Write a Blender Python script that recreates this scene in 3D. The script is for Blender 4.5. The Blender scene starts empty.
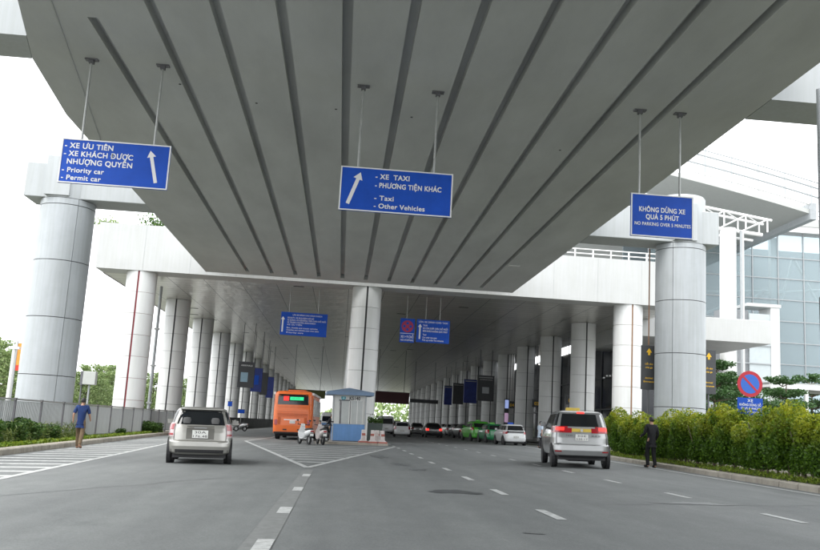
import bpy, bmesh, math, random
import numpy as np
from mathutils import Matrix, Vector

scene = bpy.context.scene
R = math.radians
rnd = random.Random(7)

# ------------------------------------------------------------------ camera
# world frame: X right, Y along the road, Z up; the eye stands at (0, 0, EYE)
FPX, EYE, K = 880.0, 1.18, 0.024          # focal length in pixels of an 820 wide frame, eye height, road crossfall
_d = np.array([-70.5, 147.5, FPX]); _e = np.array([1, 0.058, 0.0])
_Y = _d / np.linalg.norm(_d)
_Z = np.cross(_Y, _e); _Z /= np.linalg.norm(_Z)
if _Z[1] > 0: _Z = -_Z
_X = np.cross(_Y, _Z)
RM = np.array([_X, _Y, _Z])               # camera (x right, y down, z forward) -> world
cam_data = bpy.data.cameras.new('camera')
cam_data.sensor_width = 36.0; cam_data.lens = 36.0 * FPX / 820.0
cam_data.clip_start = 0.1; cam_data.clip_end = 5000
cam = bpy.data.objects.new('camera', cam_data); scene.collection.objects.link(cam)
_m = RM @ np.diag([1, -1, -1.0])
cam.matrix_world = Matrix([[*_m[0], 0], [*_m[1], 0], [*_m[2], EYE], [0, 0, 0, 1]])
scene.camera = cam

# ------------------------------------------------------------------ sky, sun, exposure
world = bpy.data.worlds.new('World'); scene.world = world; world.use_nodes = True
SUN_EL, SUN_AZ = R(58), R(-125)           # veiled sun, behind and to the left
nt = world.node_tree; nt.nodes.clear()
sky = nt.nodes.new('ShaderNodeTexSky'); sky.sky_type = 'NISHITA'; sky.sun_disc = False
sky.sun_elevation = SUN_EL; sky.sun_rotation = SUN_AZ; sky.dust_density = 6; sky.air_density = 1.0
hs = nt.nodes.new('ShaderNodeHueSaturation'); hs.inputs['Saturation'].default_value = 0.06
mx = nt.nodes.new('ShaderNodeMixRGB'); mx.inputs[0].default_value = 0.8
mx.inputs[2].default_value = (12.2, 12.6, 13.0, 1)      # even cloud layer
bg = nt.nodes.new('ShaderNodeBackground'); bg.inputs[1].default_value = 0.1
wo = nt.nodes.new('ShaderNodeOutputWorld')
nt.links.new(sky.outputs[0], hs.inputs['Color']); nt.links.new(hs.outputs[0], mx.inputs[1])
nt.links.new(mx.outputs[0], bg.inputs[0]); nt.links.new(bg.outputs[0], wo.inputs[0])
sd = bpy.data.lights.new('sun', 'SUN'); sd.energy = 0.9; sd.angle = R(35); sd.color = (1, .97, .92)
sun = bpy.data.objects.new('sun', sd); scene.collection.objects.link(sun)
_sv = Vector((math.sin(SUN_AZ) * math.cos(SUN_EL), math.cos(SUN_AZ) * math.cos(SUN_EL), math.sin(SUN_EL)))
sun.rotation_euler = _sv.to_track_quat('Z', 'Y').to_euler()
scene.view_settings.view_transform = 'Standard'; scene.view_settings.look = 'None'
scene.view_settings.exposure = 1.35; scene.view_settings.gamma = 1
scene.render.engine = 'CYCLES'
scene.cycles.max_bounces = 7; scene.cycles.diffuse_bounces = 5; scene.cycles.glossy_bounces = 3
scene.cycles.transparent_max_bounces = 10; scene.cycles.caustics_reflective = False; scene.cycles.caustics_refractive = False
scene.cycles.use_denoising = True

# ------------------------------------------------------------------ helpers
def ray(px, py): return RM @ np.array([px - 410, py - 275, FPX])
def at_y(px, py, y):
    r = ray(px, py) * (y / ray(px, py)[1]); return Vector((r[0], r[1], r[2] + EYE))
def at_z(px, py, z):
    r = ray(px, py); t = (z - EYE) / r[2]; return Vector((r[0] * t, r[1] * t, z))
def at_g(px, py, off=0.0):
    r = ray(px, py); t = (EYE - off) / (K * r[0] - r[2]); return Vector((r[0] * t, r[1] * t, r[2] * t + EYE))
def gz(x): return K * x

COL = scene.collection
def tag(o, label=None, cat=None, group=None, kind=None):
    if label: o['label'] = label
    if cat: o['category'] = cat
    if group: o['group'] = group
    if kind: o['kind'] = kind
    return o
def thing(name, label, cat, loc=(0, 0, 0), rz=0.0, group=None, tilt=False):
    o = bpy.data.objects.new(name, None); COL.objects.link(o)
    m = Matrix.Rotation(rz, 4, 'Z')
    if tilt: m = Matrix.Rotation(-math.atan(K), 4, 'Y') @ m
    o.rotation_euler = m.to_euler(); o.location = loc; o.empty_display_size = 0.2
    return tag(o, label, cat, group)
def link(name, me, parent=None, loc=(0, 0, 0), rz=0.0):
    o = bpy.data.objects.new(name, me); COL.objects.link(o)
    o.location = loc; o.rotation_euler = (0, 0, rz)
    if parent: o.parent = parent
    return o
def kids(o): return [c for c in bpy.data.objects if c.parent == o]
def copy_tree(o, parent=None, _idx=None):
    if _idx is None:
        _idx = {}
        for c in bpy.data.objects:
            if c.parent: _idx.setdefault(c.parent.name, []).append(c)
    c = o.copy(); COL.objects.link(c); c.parent = parent
    for ch in _idx.get(o.name, []): copy_tree(ch, c, _idx)
    return c
def place(o, loc, rz=0.0, tilt=False):
    m = Matrix.Rotation(rz, 4, 'Z')
    if tilt: m = Matrix.Rotation(-math.atan(K), 4, 'Y') @ m
    o.rotation_euler = m.to_euler(); o.location = loc
    return o

class MB:
    def __init__(s): s.v = []; s.f = []
    def add(s, vs, fs):
        n = len(s.v); s.v += [tuple(v) for v in vs]; s.f += [tuple(i + n for i in f) for f in fs]; return s
    def box(s, x0, x1, y0, y1, z0, z1, m=None):
        vs = [(x, y, z) for z in (z0, z1) for y in (y0, y1) for x in (x0, x1)]
        if m is not None: vs = [m @ Vector(v) for v in vs]
        return s.add(vs, [(0, 2, 3, 1), (4, 5, 7, 6), (0, 1, 5, 4), (2, 6, 7, 3), (0, 4, 6, 2), (1, 3, 7, 5)])
    def prism(s, pts, a0, a1, axis='y'):
        n = len(pts)
        def mk(p, a): return (p[0], a, p[1]) if axis == 'y' else ((a, p[0], p[1]) if axis == 'x' else (p[0], p[1], a))
        vs = [mk(p, a0) for p in pts] + [mk(p, a1) for p in pts]
        fs = [tuple(range(n)), tuple(range(2 * n - 1, n - 1, -1))] + [(i, i + n, (i + 1) % n + n, (i + 1) % n) for i in range(n)]
        return s.add(vs, fs)
    def tube(s, p0, p1, r0, r1=None, n=10, caps=True):
        p0, p1 = Vector(p0), Vector(p1); r1 = r0 if r1 is None else r1
        d = (p1 - p0).normalized(); a = d.orthogonal().normalized(); b = d.cross(a)
        vs = []
        for p, r in ((p0, r0), (p1, r1)):
            for i in range(n):
                t = 2 * math.pi * i / n; vs.append(p + (a * math.cos(t) + b * math.sin(t)) * r)
        fs = [(i, (i + 1) % n, (i + 1) % n + n, i + n) for i in range(n)]
        if caps: fs += [tuple(range(n - 1, -1, -1)), tuple(range(n, 2 * n))]
        return s.add(vs, fs)
    def path(s, pts, r, n=6):
        for a, b in zip(pts[:-1], pts[1:]): s.tube(a, b, r, n=n)
        return s
    def lathe(s, prof, n=24, axis='z', c=(0, 0, 0), a0=0, a1=2 * math.pi, closed=None):
        full = abs(a1 - a0 - 2 * math.pi) < 1e-6; k = n if full else n + 1
        vs = []
        for r, h in prof:
            for i in range(k):
                t = a0 + (a1 - a0) * i / n; x, y = r * math.cos(t), r * math.sin(t)
                v = (x, y, h) if axis == 'z' else ((h, x, y) if axis == 'x' else (x, h, y))
                vs.append((v[0] + c[0], v[1] + c[1], v[2] + c[2]))
        fs = []; m = len(prof)
        for j in range(m if closed else m - 1):
            j2 = (j + 1) % m
            for i in range(n):
                i2 = (i + 1) % k if full else i + 1
                fs.append((j * k + i, j * k + i2, j2 * k + i2, j2 * k + i))
        if closed and not full:
            fs.append(tuple(j * k for j in range(m))); fs.append(tuple(j * k + n for j in range(m - 1, -1, -1)))
        return s.add(vs, fs)
    def sheet(s, pts, z=0.004, th=0.0):
        vs = [(x, y, gz(x) + z) for x, y in pts]; return s.add(vs, [tuple(range(len(vs)))])
    def mesh(s, name, mat, smooth=False, bevel=0):
        me = bpy.data.meshes.new(name); me.from_pydata([tuple(v) for v in s.v], [], s.f); me.update()
        bm = bmesh.new(); bm.from_mesh(me); bmesh.ops.recalc_face_normals(bm, faces=bm.faces[:])
        if bevel:
            bmesh.ops.bevel(bm, geom=[e for e in bm.edges if len(e.link_faces) == 2 and e.calc_face_angle(0) > 0.6], offset=bevel, segments=2, profile=0.5, affect='EDGES', clamp_overlap=True)
        if smooth:
            for f in bm.faces: f.smooth = True
            for e in bm.edges:
                if len(e.link_faces) == 2 and e.calc_face_angle(0) > smooth: e.smooth = False
        bm.to_mesh(me); bm.free()
        if mat: me.materials.append(mat)
        return me
    def build(s, name, mat, parent=None, loc=(0, 0, 0), rz=0.0, smooth=False, bevel=0):
        return link(name, s.mesh(name, mat, smooth, bevel), parent, loc, rz)
def flip_up(me):
    bm = bmesh.new(); bm.from_mesh(me)
    for f in bm.faces:
        if f.normal.z < 0: f.normal_flip()
    bm.to_mesh(me); bm.free()

# ------------------------------------------------------------------ materials
def mat(name, col, rough=0.7, metal=0.0, var=0.12, scale=3.0, stretch=(1, 1, 1), bump=0.0, bscale=None, coat=0.0, emit=None, streak=0.0, island=0.0, spec=None):
    m = bpy.data.materials.new(name); m.use_nodes = True; t = m.node_tree; b = t.nodes['Principled BSDF']
    b.inputs['Roughness'].default_value = rough; b.inputs['Metallic'].default_value = metal
    if coat: b.inputs['Coat Weight'].default_value = coat; b.inputs['Coat Roughness'].default_value = 0.06
    if spec is not None: b.inputs['Specular IOR Level'].default_value = spec
    tc = t.nodes.new('ShaderNodeTexCoord'); mp = t.nodes.new('ShaderNodeMapping'); mp.inputs['Scale'].default_value = stretch
    t.links.new(tc.outputs['Object'], mp.inputs[0])
    n = t.nodes.new('ShaderNodeTexNoise'); n.inputs['Scale'].default_value = scale; n.inputs['Detail'].default_value = 6; n.inputs['Roughness'].default_value = 0.62
    t.links.new(mp.outputs[0], n.inputs['Vector'])
    r = t.nodes.new('ShaderNodeValToRGB'); r.color_ramp.elements[0].position = 0.3; r.color_ramp.elements[1].position = 0.7
    c = Vector(col)
    r.color_ramp.elements[0].color = (*(c * (1 - var)), 1); r.color_ramp.elements[1].color = (*(c * (1 + var * 0.7)), 1)
    t.links.new(n.outputs[0], r.inputs[0]); out = r.outputs[0]
    if streak:
        m2 = t.nodes.new('ShaderNodeMapping'); m2.inputs['Scale'].default_value = (5, 5, 0.25); t.links.new(tc.outputs['Object'], m2.inputs[0])
        n2 = t.nodes.new('ShaderNodeTexNoise'); n2.inputs['Scale'].default_value = 1.6; n2.inputs['Detail'].default_value = 5
        t.links.new(m2.outputs[0], n2.inputs['Vector'])
        r2 = t.nodes.new('ShaderNodeValToRGB'); r2.color_ramp.elements[0].position = 0.36; r2.color_ramp.elements[1].position = 0.62
        v = 1 - streak; r2.color_ramp.elements[0].color = (v, v, v * .98, 1); r2.color_ramp.elements[1].color = (1, 1, 1, 1)
        t.links.new(n2.outputs[0], r2.inputs[0])
        x = t.nodes.new('ShaderNodeMixRGB'); x.blend_type = 'MULTIPLY'; x.inputs[0].default_value = 1
        t.links.new(out, x.inputs[1]); t.links.new(r2.outputs[0], x.inputs[2]); out = x.outputs[0]
    if island:
        oi = t.nodes.new('ShaderNodeObjectInfo'); mr = t.nodes.new('ShaderNodeMapRange'); mr.inputs[3].default_value = 1 - island; mr.inputs[4].default_value = 1 + island
        t.links.new(oi.outputs['Random'], mr.inputs[0])
        x = t.nodes.new('ShaderNodeMixRGB'); x.blend_type = 'MULTIPLY'; x.inputs[0].default_value = 1
        t.links.new(out, x.inputs[1]); t.links.new(mr.outputs[0], x.inputs[2]); out = x.outputs[0]
    t.links.new(out, b.inputs['Base Color'])
    if bump:
        nb = t.nodes.new('ShaderNodeTexNoise'); nb.inputs['Scale'].default_value = bscale or scale * 6; nb.inputs['Detail'].default_value = 4
        t.links.new(mp.outputs[0], nb.inputs['Vector'])
        bp = t.nodes.new('ShaderNodeBump'); bp.inputs['Strength'].default_value = bump; bp.inputs['Distance'].default_value = 0.02
        t.links.new(nb.outputs[0], bp.inputs['Height']); t.links.new(bp.outputs[0], b.inputs['Normal'])
    if emit:
        b.inputs['Emission Color'].default_value = (*emit[:3], 1); b.inputs['Emission Strength'].default_value = emit[3]
    return m

M = {}
M['soffit'] = mat('painted_concrete_soffit', (.55, .56, .555), .8, var=.13, scale=.5, stretch=(1, .35, 1), bump=.15, bscale=14)
M['beam'] = mat('pier_beam_paint', (.45, .47, .48), .6, var=.05, scale=.8, streak=.07, bump=.05, bscale=20)
M['shaft'] = mat('pier_shaft_paint', (.43, .455, .475), .5, var=.08, scale=.9, streak=.09, bump=.05, bscale=20, island=.03)
M['clad'] = mat('white_cladding', (.68, .685, .68), .35, var=.05, scale=.8, streak=.04, island=.04)
M['fascia'] = mat('white_fascia', (.50, .505, .50), .5, var=.06, scale=.5, streak=.05)
M['core'] = mat('dark_joint', (.05, .05, .052), .8)
M['redjoint'] = mat('red_joint', (.22, .03, .04), .6)
M['brownjoint'] = mat('brown_joint', (.30, .17, .10), .6)
M['kerb'] = mat('kerb_concrete', (.40, .365, .31), .9, var=.2, scale=3, bump=.4, bscale=30, island=.08)
M['paint'] = mat('road_paint', (.50, .51, .50), .8, var=.36, scale=9, bump=.1)
M['oldpaint'] = mat('worn_paint', (.20, .207, .202), .85, var=.18, scale=7)
M['blue'] = mat('sign_blue', (.006, .078, .50), .5, var=.14, scale=1.5, spec=.3)
M['white'] = mat('sign_white', (.82, .82, .82), .5, var=.03)
M['steel'] = mat('galvanised_steel', (.42, .43, .42), .45, metal=.4, var=.12)
M['whitemetal'] = mat('white_metal', (.75, .75, .74), .45, var=.05)
M['pole'] = mat('grey_pole', (.36, .38, .39), .5, metal=.2, var=.08)
M['darkpole'] = mat('dark_pole', (.12, .12, .13), .5, var=.08)
M['fence'] = mat('fence_sheet', (.42, .44, .445), .5, metal=.3, var=.14, scale=2, stretch=(3, 3, .5), bump=.2, bscale=30, island=.12)
M['darkwall'] = mat('dark_barrier', (.035, .037, .04), .6, var=.2)
M['glassdark'] = mat('tinted_glass', (.012, .014, .016), .07, var=.1, spec=.6)
M['glassmid'] = mat('tinted_glass_grey', (.05, .055, .06), .06, var=.15, spec=.6)
M['rubber'] = mat('rubber', (.014, .014, .015), .8)
M['plastic'] = mat('black_plastic', (.025, .025, .027), .55)
M['rim'] = mat('alloy', (.42, .42, .42), .3, metal=.8)
M['plate'] = mat('plate_white', (.75, .75, .72), .4, var=.03)
M['black'] = mat('black_print', (.02, .02, .02), .6)
M['red_lens'] = mat('red_lens', (.36, .012, .02), .15, coat=.6)
M['clear_lens'] = mat('clear_lens', (.55, .42, .42), .15, coat=.6)
M['lit_red'] = mat('lit_brake_lamp', (.6, .02, .02), .3, emit=(1, .03, .02, .75))
M['tan'] = mat('hatch_paint', (.40, .39, .36), .32, metal=.55, var=.04, coat=.7)
M['silver'] = mat('silver_paint', (.36, .365, .365), .3, metal=.55, var=.04, coat=.7)
M['carwhite'] = mat('white_paint', (.74, .75, .75), .3, var=.03, coat=.7)
M['cargrey'] = mat('grey_paint', (.16, .165, .17), .3, metal=.5, var=.05, coat=.7)
M['cardark'] = mat('black_paint', (.02, .02, .022), .25, coat=.7)
M['green'] = mat('bright_green_paint', (.08, .42, .035), .35, var=.04, coat=.6)
M['dkgreen'] = mat('deep_green_paint', (.015, .20, .07), .35, var=.04, coat=.6)
M['orange'] = mat('bus_orange', (.75, .145, .018), .4, var=.06, coat=.4)
M['gold'] = mat('gold_trim', (.62, .44, .06), .4, var=.08)
M['booth'] = mat('booth_wall', (.68, .685, .67), .6, var=.05, streak=.05)
M['boothblue'] = mat('booth_blue', (.125, .27, .54), .55, var=.06, streak=.08)
M['boothroof'] = mat('booth_roof', (.17, .25, .37), .6, var=.12)
M['skin'] = mat('skin', (.42, .24, .16), .55, var=.05)
M['hair'] = mat('hair', (.015, .013, .012), .6)
M['navy'] = mat('navy_cloth', (.012, .035, .13), .9, var=.15, scale=8)
M['khaki'] = mat('brown_cloth', (.16, .11, .065), .9, var=.15, scale=8)
M['blackcloth'] = mat('black_cloth', (.013, .013, .016), .85, var=.2, scale=8)
M['whitecloth'] = mat('pale_shirt', (.52, .60, .70), .9, var=.08, scale=8)
M['sole'] = mat('shoe', (.03, .025, .022), .7)
M['sandal'] = mat('tan_shoe', (.30, .16, .10), .7)
M['bark'] = mat('bark', (.16, .125, .09), .95, var=.3, scale=5, bump=.6)
M['yellow'] = mat('yellow_print', (.85, .50, .02), .5, var=.03)
M['charcoal'] = mat('charcoal_board', (.052, .054, .058), .5, var=.1)
M['maroon'] = mat('maroon_board', (.055, .012, .014), .6, var=.15)
M['olive'] = mat('olive_board', (.085, .095, .02), .6, var=.2)
M['bannerblue'] = mat('banner_blue', (.02, .04, .22), .5, var=.3, scale=1.5)
M['soil'] = mat('soil', (.10, .085, .06), 1, var=.3, scale=4)

def leaf_mat(name, lo, hi, tip=None, z0=0, z1=1):
    m = bpy.data.materials.new(name); m.use_nodes = True; t = m.node_tree; b = t.nodes['Principled BSDF']
    b.inputs['Roughness'].default_value = .5; b.inputs['Specular IOR Level'].default_value = .35
    g = t.nodes.new('ShaderNodeNewGeometry'); r = t.nodes.new('ShaderNodeValToRGB')
    r.color_ramp.elements[0].color = (*lo, 1); r.color_ramp.elements[1].color = (*hi, 1)
    t.links.new(g.outputs['Random Per Island'], r.inputs[0]); out = r.outputs[0]
    tc = t.nodes.new('ShaderNodeTexCoord')
    if tip:     # young growth of its own colour at the shoot ends
        s = t.nodes.new('ShaderNodeSeparateXYZ'); t.links.new(tc.outputs['Object'], s.inputs[0])
        n = t.nodes.new('ShaderNodeTexNoise'); n.inputs['Scale'].default_value = 2.6; n.inputs['Detail'].default_value = 3
        t.links.new(tc.outputs['Object'], n.inputs['Vector'])
        mr = t.nodes.new('ShaderNodeMapRange'); mr.inputs[1].default_value = z0; mr.inputs[2].default_value = z1
        t.links.new(s.outputs[2], mr.inputs[0])
        mu = t.nodes.new('ShaderNodeMath'); mu.operation = 'MULTIPLY'; t.links.new(mr.outputs[0], mu.inputs[0])
        n2 = t.nodes.new('ShaderNodeMapRange'); n2.inputs[1].default_value = .36; n2.inputs[2].default_value = .6; t.links.new(n.outputs[0], n2.inputs[0])
        t.links.new(n2.outputs[0], mu.inputs[1])
        x = t.nodes.new('ShaderNodeMixRGB'); t.links.new(mu.outputs[0], x.inputs[0]); t.links.new(out, x.inputs[1]); x.inputs[2].default_value = (*tip, 1); out = x.outputs[0]
    t.links.new(out, b.inputs['Base Color'])
    tr = t.nodes.new('ShaderNodeBsdfTranslucent'); t.links.new(out, tr.inputs[0])
    ms = t.nodes.new('ShaderNodeMixShader'); ms.inputs[0].default_value = .3
    t.links.new(b.outputs[0], ms.inputs[1]); t.links.new(tr.outputs[0], ms.inputs[2])
    t.links.new(ms.outputs[0], t.nodes['Material Output'].inputs[0])
    return m
M['hedge'] = leaf_mat('hedge_leaves', (.035, .085, .010), (.14, .27, .022), (.46, .47, .03), .85, 1.8)
M['tree'] = leaf_mat('tree_leaves', (.15, .23, .08), (.34, .42, .18))
M['pine'] = leaf_mat('layered_tree_leaves', (.03, .08, .02), (.08, .16, .05))
M['groundleaf'] = leaf_mat('ground_cover_leaves', (.12, .22, .02), (.34, .42, .05))
M['shrubgrass'] = leaf_mat('tall_grass_leaves', (.06, .12, .02), (.24, .28, .08))
M['shrub'] = leaf_mat('shrub_leaves', (.03, .08, .015), (.10, .18, .035))

# road: worn grey asphalt with tyre-polished bands, patches and cracks
def road_mat():
    m = bpy.data.materials.new('asphalt'); m.use_nodes = True; t = m.node_tree; b = t.nodes['Principled BSDF']
    tc = t.nodes.new('ShaderNodeTexCoord')
    def noise(scale, detail, st, ro=.6):
        mp = t.nodes.new('ShaderNodeMapping'); mp.inputs['Scale'].default_value = st; t.links.new(tc.outputs['Object'], mp.inputs[0])
        n = t.nodes.new('ShaderNodeTexNoise'); n.inputs['Scale'].default_value = scale; n.inputs['Detail'].default_value = detail; n.inputs['Roughness'].default_value = ro
        t.links.new(mp.outputs[0], n.inputs['Vector']); return n.outputs[0]
    def ramp(inp, p0, c0, p1, c1):
        r = t.nodes.new('ShaderNodeValToRGB'); r.color_ramp.elements[0].position = p0; r.color_ramp.elements[0].color = (*c0, 1)
        r.color_ramp.elements[1].position = p1; r.color_ramp.elements[1].color = (*c1, 1); t.links.new(inp, r.inputs[0]); return r.outputs[0]
    def mul(a, c, f=1):
        x = t.nodes.new('ShaderNodeMixRGB'); x.blend_type = 'MULTIPLY'; x.inputs[0].default_value = f; t.links.new(a, x.inputs[1]); t.links.new(c, x.inputs[2]); return x.outputs[0]
    base = ramp(noise(.35, 6, (1, .35, 1)), .3, (.158, .168, .168), .7, (.195, .204, .202))
    bands = ramp(noise(.9, 3, (1, .03, 1)), .35, (.84, .84, .84), .65, (1.07, 1.07, 1.06))
    grain = ramp(noise(38, 5, (1, 1, 1), .9), .3, (.66, .66, .66), .7, (1.28, 1.28, 1.28))
    mott = ramp(noise(2.2, 6, (1, .45, 1), .75), .3, (.87, .87, .88), .7, (1.09, 1.09, 1.08))
    patch = ramp(noise(.55, 5, (.7, .25, 1), .7), .31, (.76, .77, .78), .38, (1, 1, 1))
    c = mul(mul(mul(mul(base, bands), grain), patch), mott)
    t.links.new(c, b.inputs['Base Color'])
    rr = t.nodes.new('ShaderNodeMapRange'); rr.inputs[3].default_value = .62; rr.inputs[4].default_value = .88
    t.links.new(noise(.8, 4, (1, .2, 1)), rr.inputs[0]); t.links.new(rr.outputs[0], b.inputs['Roughness'])
    bp = t.nodes.new('ShaderNodeBump'); bp.inputs['Strength'].default_value = .35; bp.inputs['Distance'].default_value = .01
    t.links.new(noise(45, 4, (1, 1, 1), .8), bp.inputs['Height']); t.links.new(bp.outputs[0], b.inputs['Normal'])
    return m
M['road'] = road_mat()
M['patch'] = mat('tar_patch', (.085, .09, .093), .5, var=.3, scale=3)
M['stain'] = mat('oil_film', (.145, .152, .153), .45, var=.25, scale=4)

# glossy metal ceiling
def ceil_mat():
    m = bpy.data.materials.new('ceiling_panels'); m.use_nodes = True; t = m.node_tree; b = t.nodes['Principled BSDF']
    b.inputs['Roughness'].default_value = .30; b.inputs['Metallic'].default_value = .72
    tc = t.nodes.new('ShaderNodeTexCoord')
    br = t.nodes.new('ShaderNodeTexBrick'); br.offset = 0; br.inputs['Scale'].default_value = 1; br.inputs['Brick Width'].default_value = 2.4; br.inputs['Row Height'].default_value = 1.1
    br.inputs['Mortar Size'].default_value = .018; br.inputs['Color1'].default_value = (.76, .745, .70, 1); br.inputs['Color2'].default_value = (.69, .675, .63, 1); br.inputs['Mortar'].default_value = (.08, .08, .08, 1)
    t.links.new(tc.outputs['Object'], br.inputs['Vector']); t.links.new(br.outputs[0], b.inputs['Base Color'])
    mp = t.nodes.new('ShaderNodeMapping'); mp.inputs['Scale'].default_value = (.9, .45, 1); t.links.new(tc.outputs['Object'], mp.inputs[0])
    n = t.nodes.new('ShaderNodeTexNoise'); n.inputs['Scale'].default_value = 1.1; n.inputs['Detail'].default_value = 3; t.links.new(mp.outputs[0], n.inputs['Vector'])
    bp = t.nodes.new('ShaderNodeBump'); bp.inputs['Strength'].default_value = .55; bp.inputs['Distance'].default_value = .15
    t.links.new(n.outputs[0], bp.inputs['Height'])
    bp2 = t.nodes.new('ShaderNodeBump'); bp2.inputs['Strength'].default_value = .5; bp2.inputs['Distance'].default_value = .02; bp2.invert = True
    t.links.new(br.outputs['Fac'], bp2.inputs['Height']); t.links.new(bp.outputs[0], bp2.inputs['Normal']); t.links.new(bp2.outputs[0], b.inputs['Normal'])
    return m
M['ceil'] = ceil_mat()
def glass_mat():
    m = bpy.data.materials.new('facade_glass'); m.use_nodes = True; t = m.node_tree; b = t.nodes['Principled BSDF']
    b.inputs['Base Color'].default_value = (.52, .58, .60, 1); b.inputs['Roughness'].default_value = .06; b.inputs['Specular IOR Level'].default_value = .7
    tr = t.nodes.new('ShaderNodeBsdfTransparent'); tr.inputs[0].default_value = (.72, .80, .82, 1)
    ms = t.nodes.new('ShaderNodeMixShader'); ms.inputs[0].default_value = .68
    t.links.new(b.outputs[0], ms.inputs[1]); t.links.new(tr.outputs[0], ms.inputs[2]); t.links.new(ms.outputs[0], t.nodes['Material Output'].inputs[0])
    return m
M['glass'] = glass_mat()

# ------------------------------------------------------------------ lettering
def text_raw(s):
    cu = bpy.data.curves.new('t', 'FONT'); cu.body = s; cu.size = 1; cu.space_character = 1.07
    o = bpy.data.objects.new('t', cu); COL.objects.link(o)
    dg = bpy.context.evaluated_depsgraph_get(); me = bpy.data.meshes.new_from_object(o.evaluated_get(dg))
    bpy.data.objects.remove(o); bpy.data.curves.remove(cu); return me
def text_mesh(s, height, width=None, bold=.012, extrude=.004):
    full = s; s = s.replace('Ơ', 'O').replace('Ợ', 'Ọ'); horns = []
    for i, ch in enumerate(full):
        if ch in 'ƠỢ': horns.append(max(v.co.x for v in text_raw(full[:i].replace('Ơ', 'O').replace('Ợ', 'O') + 'O').vertices))
    cu = bpy.data.curves.new('t', 'FONT'); cu.body = s; cu.size = 1; cu.extrude = 0; cu.space_character = 1.07
    o = bpy.data.objects.new('t', cu); COL.objects.link(o)
    dg = bpy.context.evaluated_depsgraph_get(); me = bpy.data.meshes.new_from_object(o.evaluated_get(dg))
    bpy.data.objects.remove(o); bpy.data.curves.remove(cu)
    if horns:
        V = [tuple(v.co) for v in me.vertices]; Fc = [tuple(p.vertices) for p in me.polygons]
        for hx in horns:
            n0 = len(V); V += [(hx - .13, .62, 0), (hx - .05, .55, 0), (hx + .05, .68, 0), (hx + .05, .80, 0), (hx - .03, .80, 0), (hx - .02, .70, 0)]; Fc.append(tuple(range(n0, n0 + 6)))
        me = bpy.data.meshes.new('t'); me.from_pydata(V, [], Fc); me.update()
    co = np.zeros(len(me.vertices) * 3); me.vertices.foreach_get('co', co); co = co.reshape(-1, 3)
    x0, x1 = co[:, 0].min(), co[:, 0].max()
    k = height / 0.73; kx = k if width is None else width / (x1 - x0)
    out = np.zeros_like(co); out[:, 0] = (co[:, 0] - x0) * kx; out[:, 2] = (co[:, 1] - .365) * k
    me.vertices.foreach_set('co', out.ravel()); me.update()
    if bold > .015:                       # heavy strokes: the outline swept a little to all sides
        fs = [tuple(p.vertices) for p in me.polygons]; V = []; Fc = []; e = bold * height * .95
        for i, (dx, dz) in enumerate(((0, 0), (e, 0), (-e, 0), (0, e), (0, -e), (e, e), (-e, -e), (e, -e), (-e, e))):
            n0 = len(V); V += [(x + dx, y - i * .0002, z + dz) for x, y, z in out]; Fc += [tuple(k + n0 for k in f) for f in fs]
        me = bpy.data.meshes.new('lettering'); me.from_pydata(V, [], Fc); me.update()
    return me
def letter(parent, s, x, y, z, h, w=None, m='white', center=False, bold=.012):
    me = text_mesh(s, h, w, bold); me.name = 'lettering'; me.materials.clear(); me.materials.append(M[m])
    if center:
        xs = [v.co.x for v in me.vertices]; x -= (max(xs) + min(xs)) / 2
    return link('lettering', me, parent, (x, y, z))
def arrow(parent, x0, z0, x1, z1, y, w, m='white', head=2.6):
    d = Vector((x1 - x0, z1 - z0)); L = d.length; d.normalize(); n = Vector((-d.y, d.x)); hl = w * 2.0
    a = Vector((x0, z0)); b = a + d * (L - hl); t = a + d * L
    pts = [a - n * w / 2, b - n * w / 2, b - n * w * head / 2, t, b + n * w * head / 2, b + n * w / 2, a + n * w / 2]
    return MB().prism([tuple(p) for p in pts], y - .003, y).build('arrow', M[m], parent)
# ------------------------------------------------------------------ ground and road
SOF = 9.98
def strip(name, pts, z, m, kind='structure'):
    o = MB().sheet(pts, z).build(name, M[m]); flip_up(o.data); o['kind'] = kind; return o
M['grassland'] = mat('grass_ground', (.11, .115, .085), 1, var=.3, scale=.6, bump=.4, bscale=8)
M['paving'] = mat('paving', (.22, .22, .21), .85, var=.12, scale=.6)
strip('ground', [(-900, -60), (900, -60), (900, 1800), (-900, 1800)], -.03, 'grassland')
strip('road', [(-13.2, -40), (14, -40), (14, 700), (-13.2, 700)], 0.0, 'road')
strip('parking_ground', [(-120, 62), (-13.3, 62), (-13.3, 240), (-120, 240)], -.02, 'paving')
strip('forecourt', [(15.2, 42), (90, 42), (90, 260), (15.2, 260)], .012, 'paving')
strip('pavement', [(16.2, 50), (24.5, 50), (24.5, 260), (16.2, 260)], .14, 'paving')

def line(pts, w, name='lane_line', m='paint', z=.005):
    """a painted band of constant width along a list of ground points"""
    L = []; Rr = []
    for i, p in enumerate(pts):
        a = Vector(pts[max(i - 1, 0)]); b = Vector(pts[min(i + 1, len(pts) - 1)]); d = (b - a).normalized(); n = Vector((d.y, -d.x)) * w / 2
        L.append(tuple(Vector(p) - n)); Rr.append(tuple(Vector(p) + n))
    n = len(L); V = [(x, y, gz(x) + z) for x, y in L + Rr]
    o = MB().add(V, [(i, i + n, i + 1 + n, i + 1) for i in range(n - 1)]).build(name, M[m]); flip_up(o.data); o['kind'] = 'structure'; return o
line([(-5.6, 6), (-5.9, 16.5), (-6.6, 27), (-7.45, 39), (-8.6, 50), (-10.2, 62), (-11.3, 76)], .15, 'edge_line')
line([(9.75, 6), (10.12, 18), (10.55, 27), (10.95, 35.3), (11.6, 46), (12.6, 60)], .13, 'edge_line')
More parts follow.
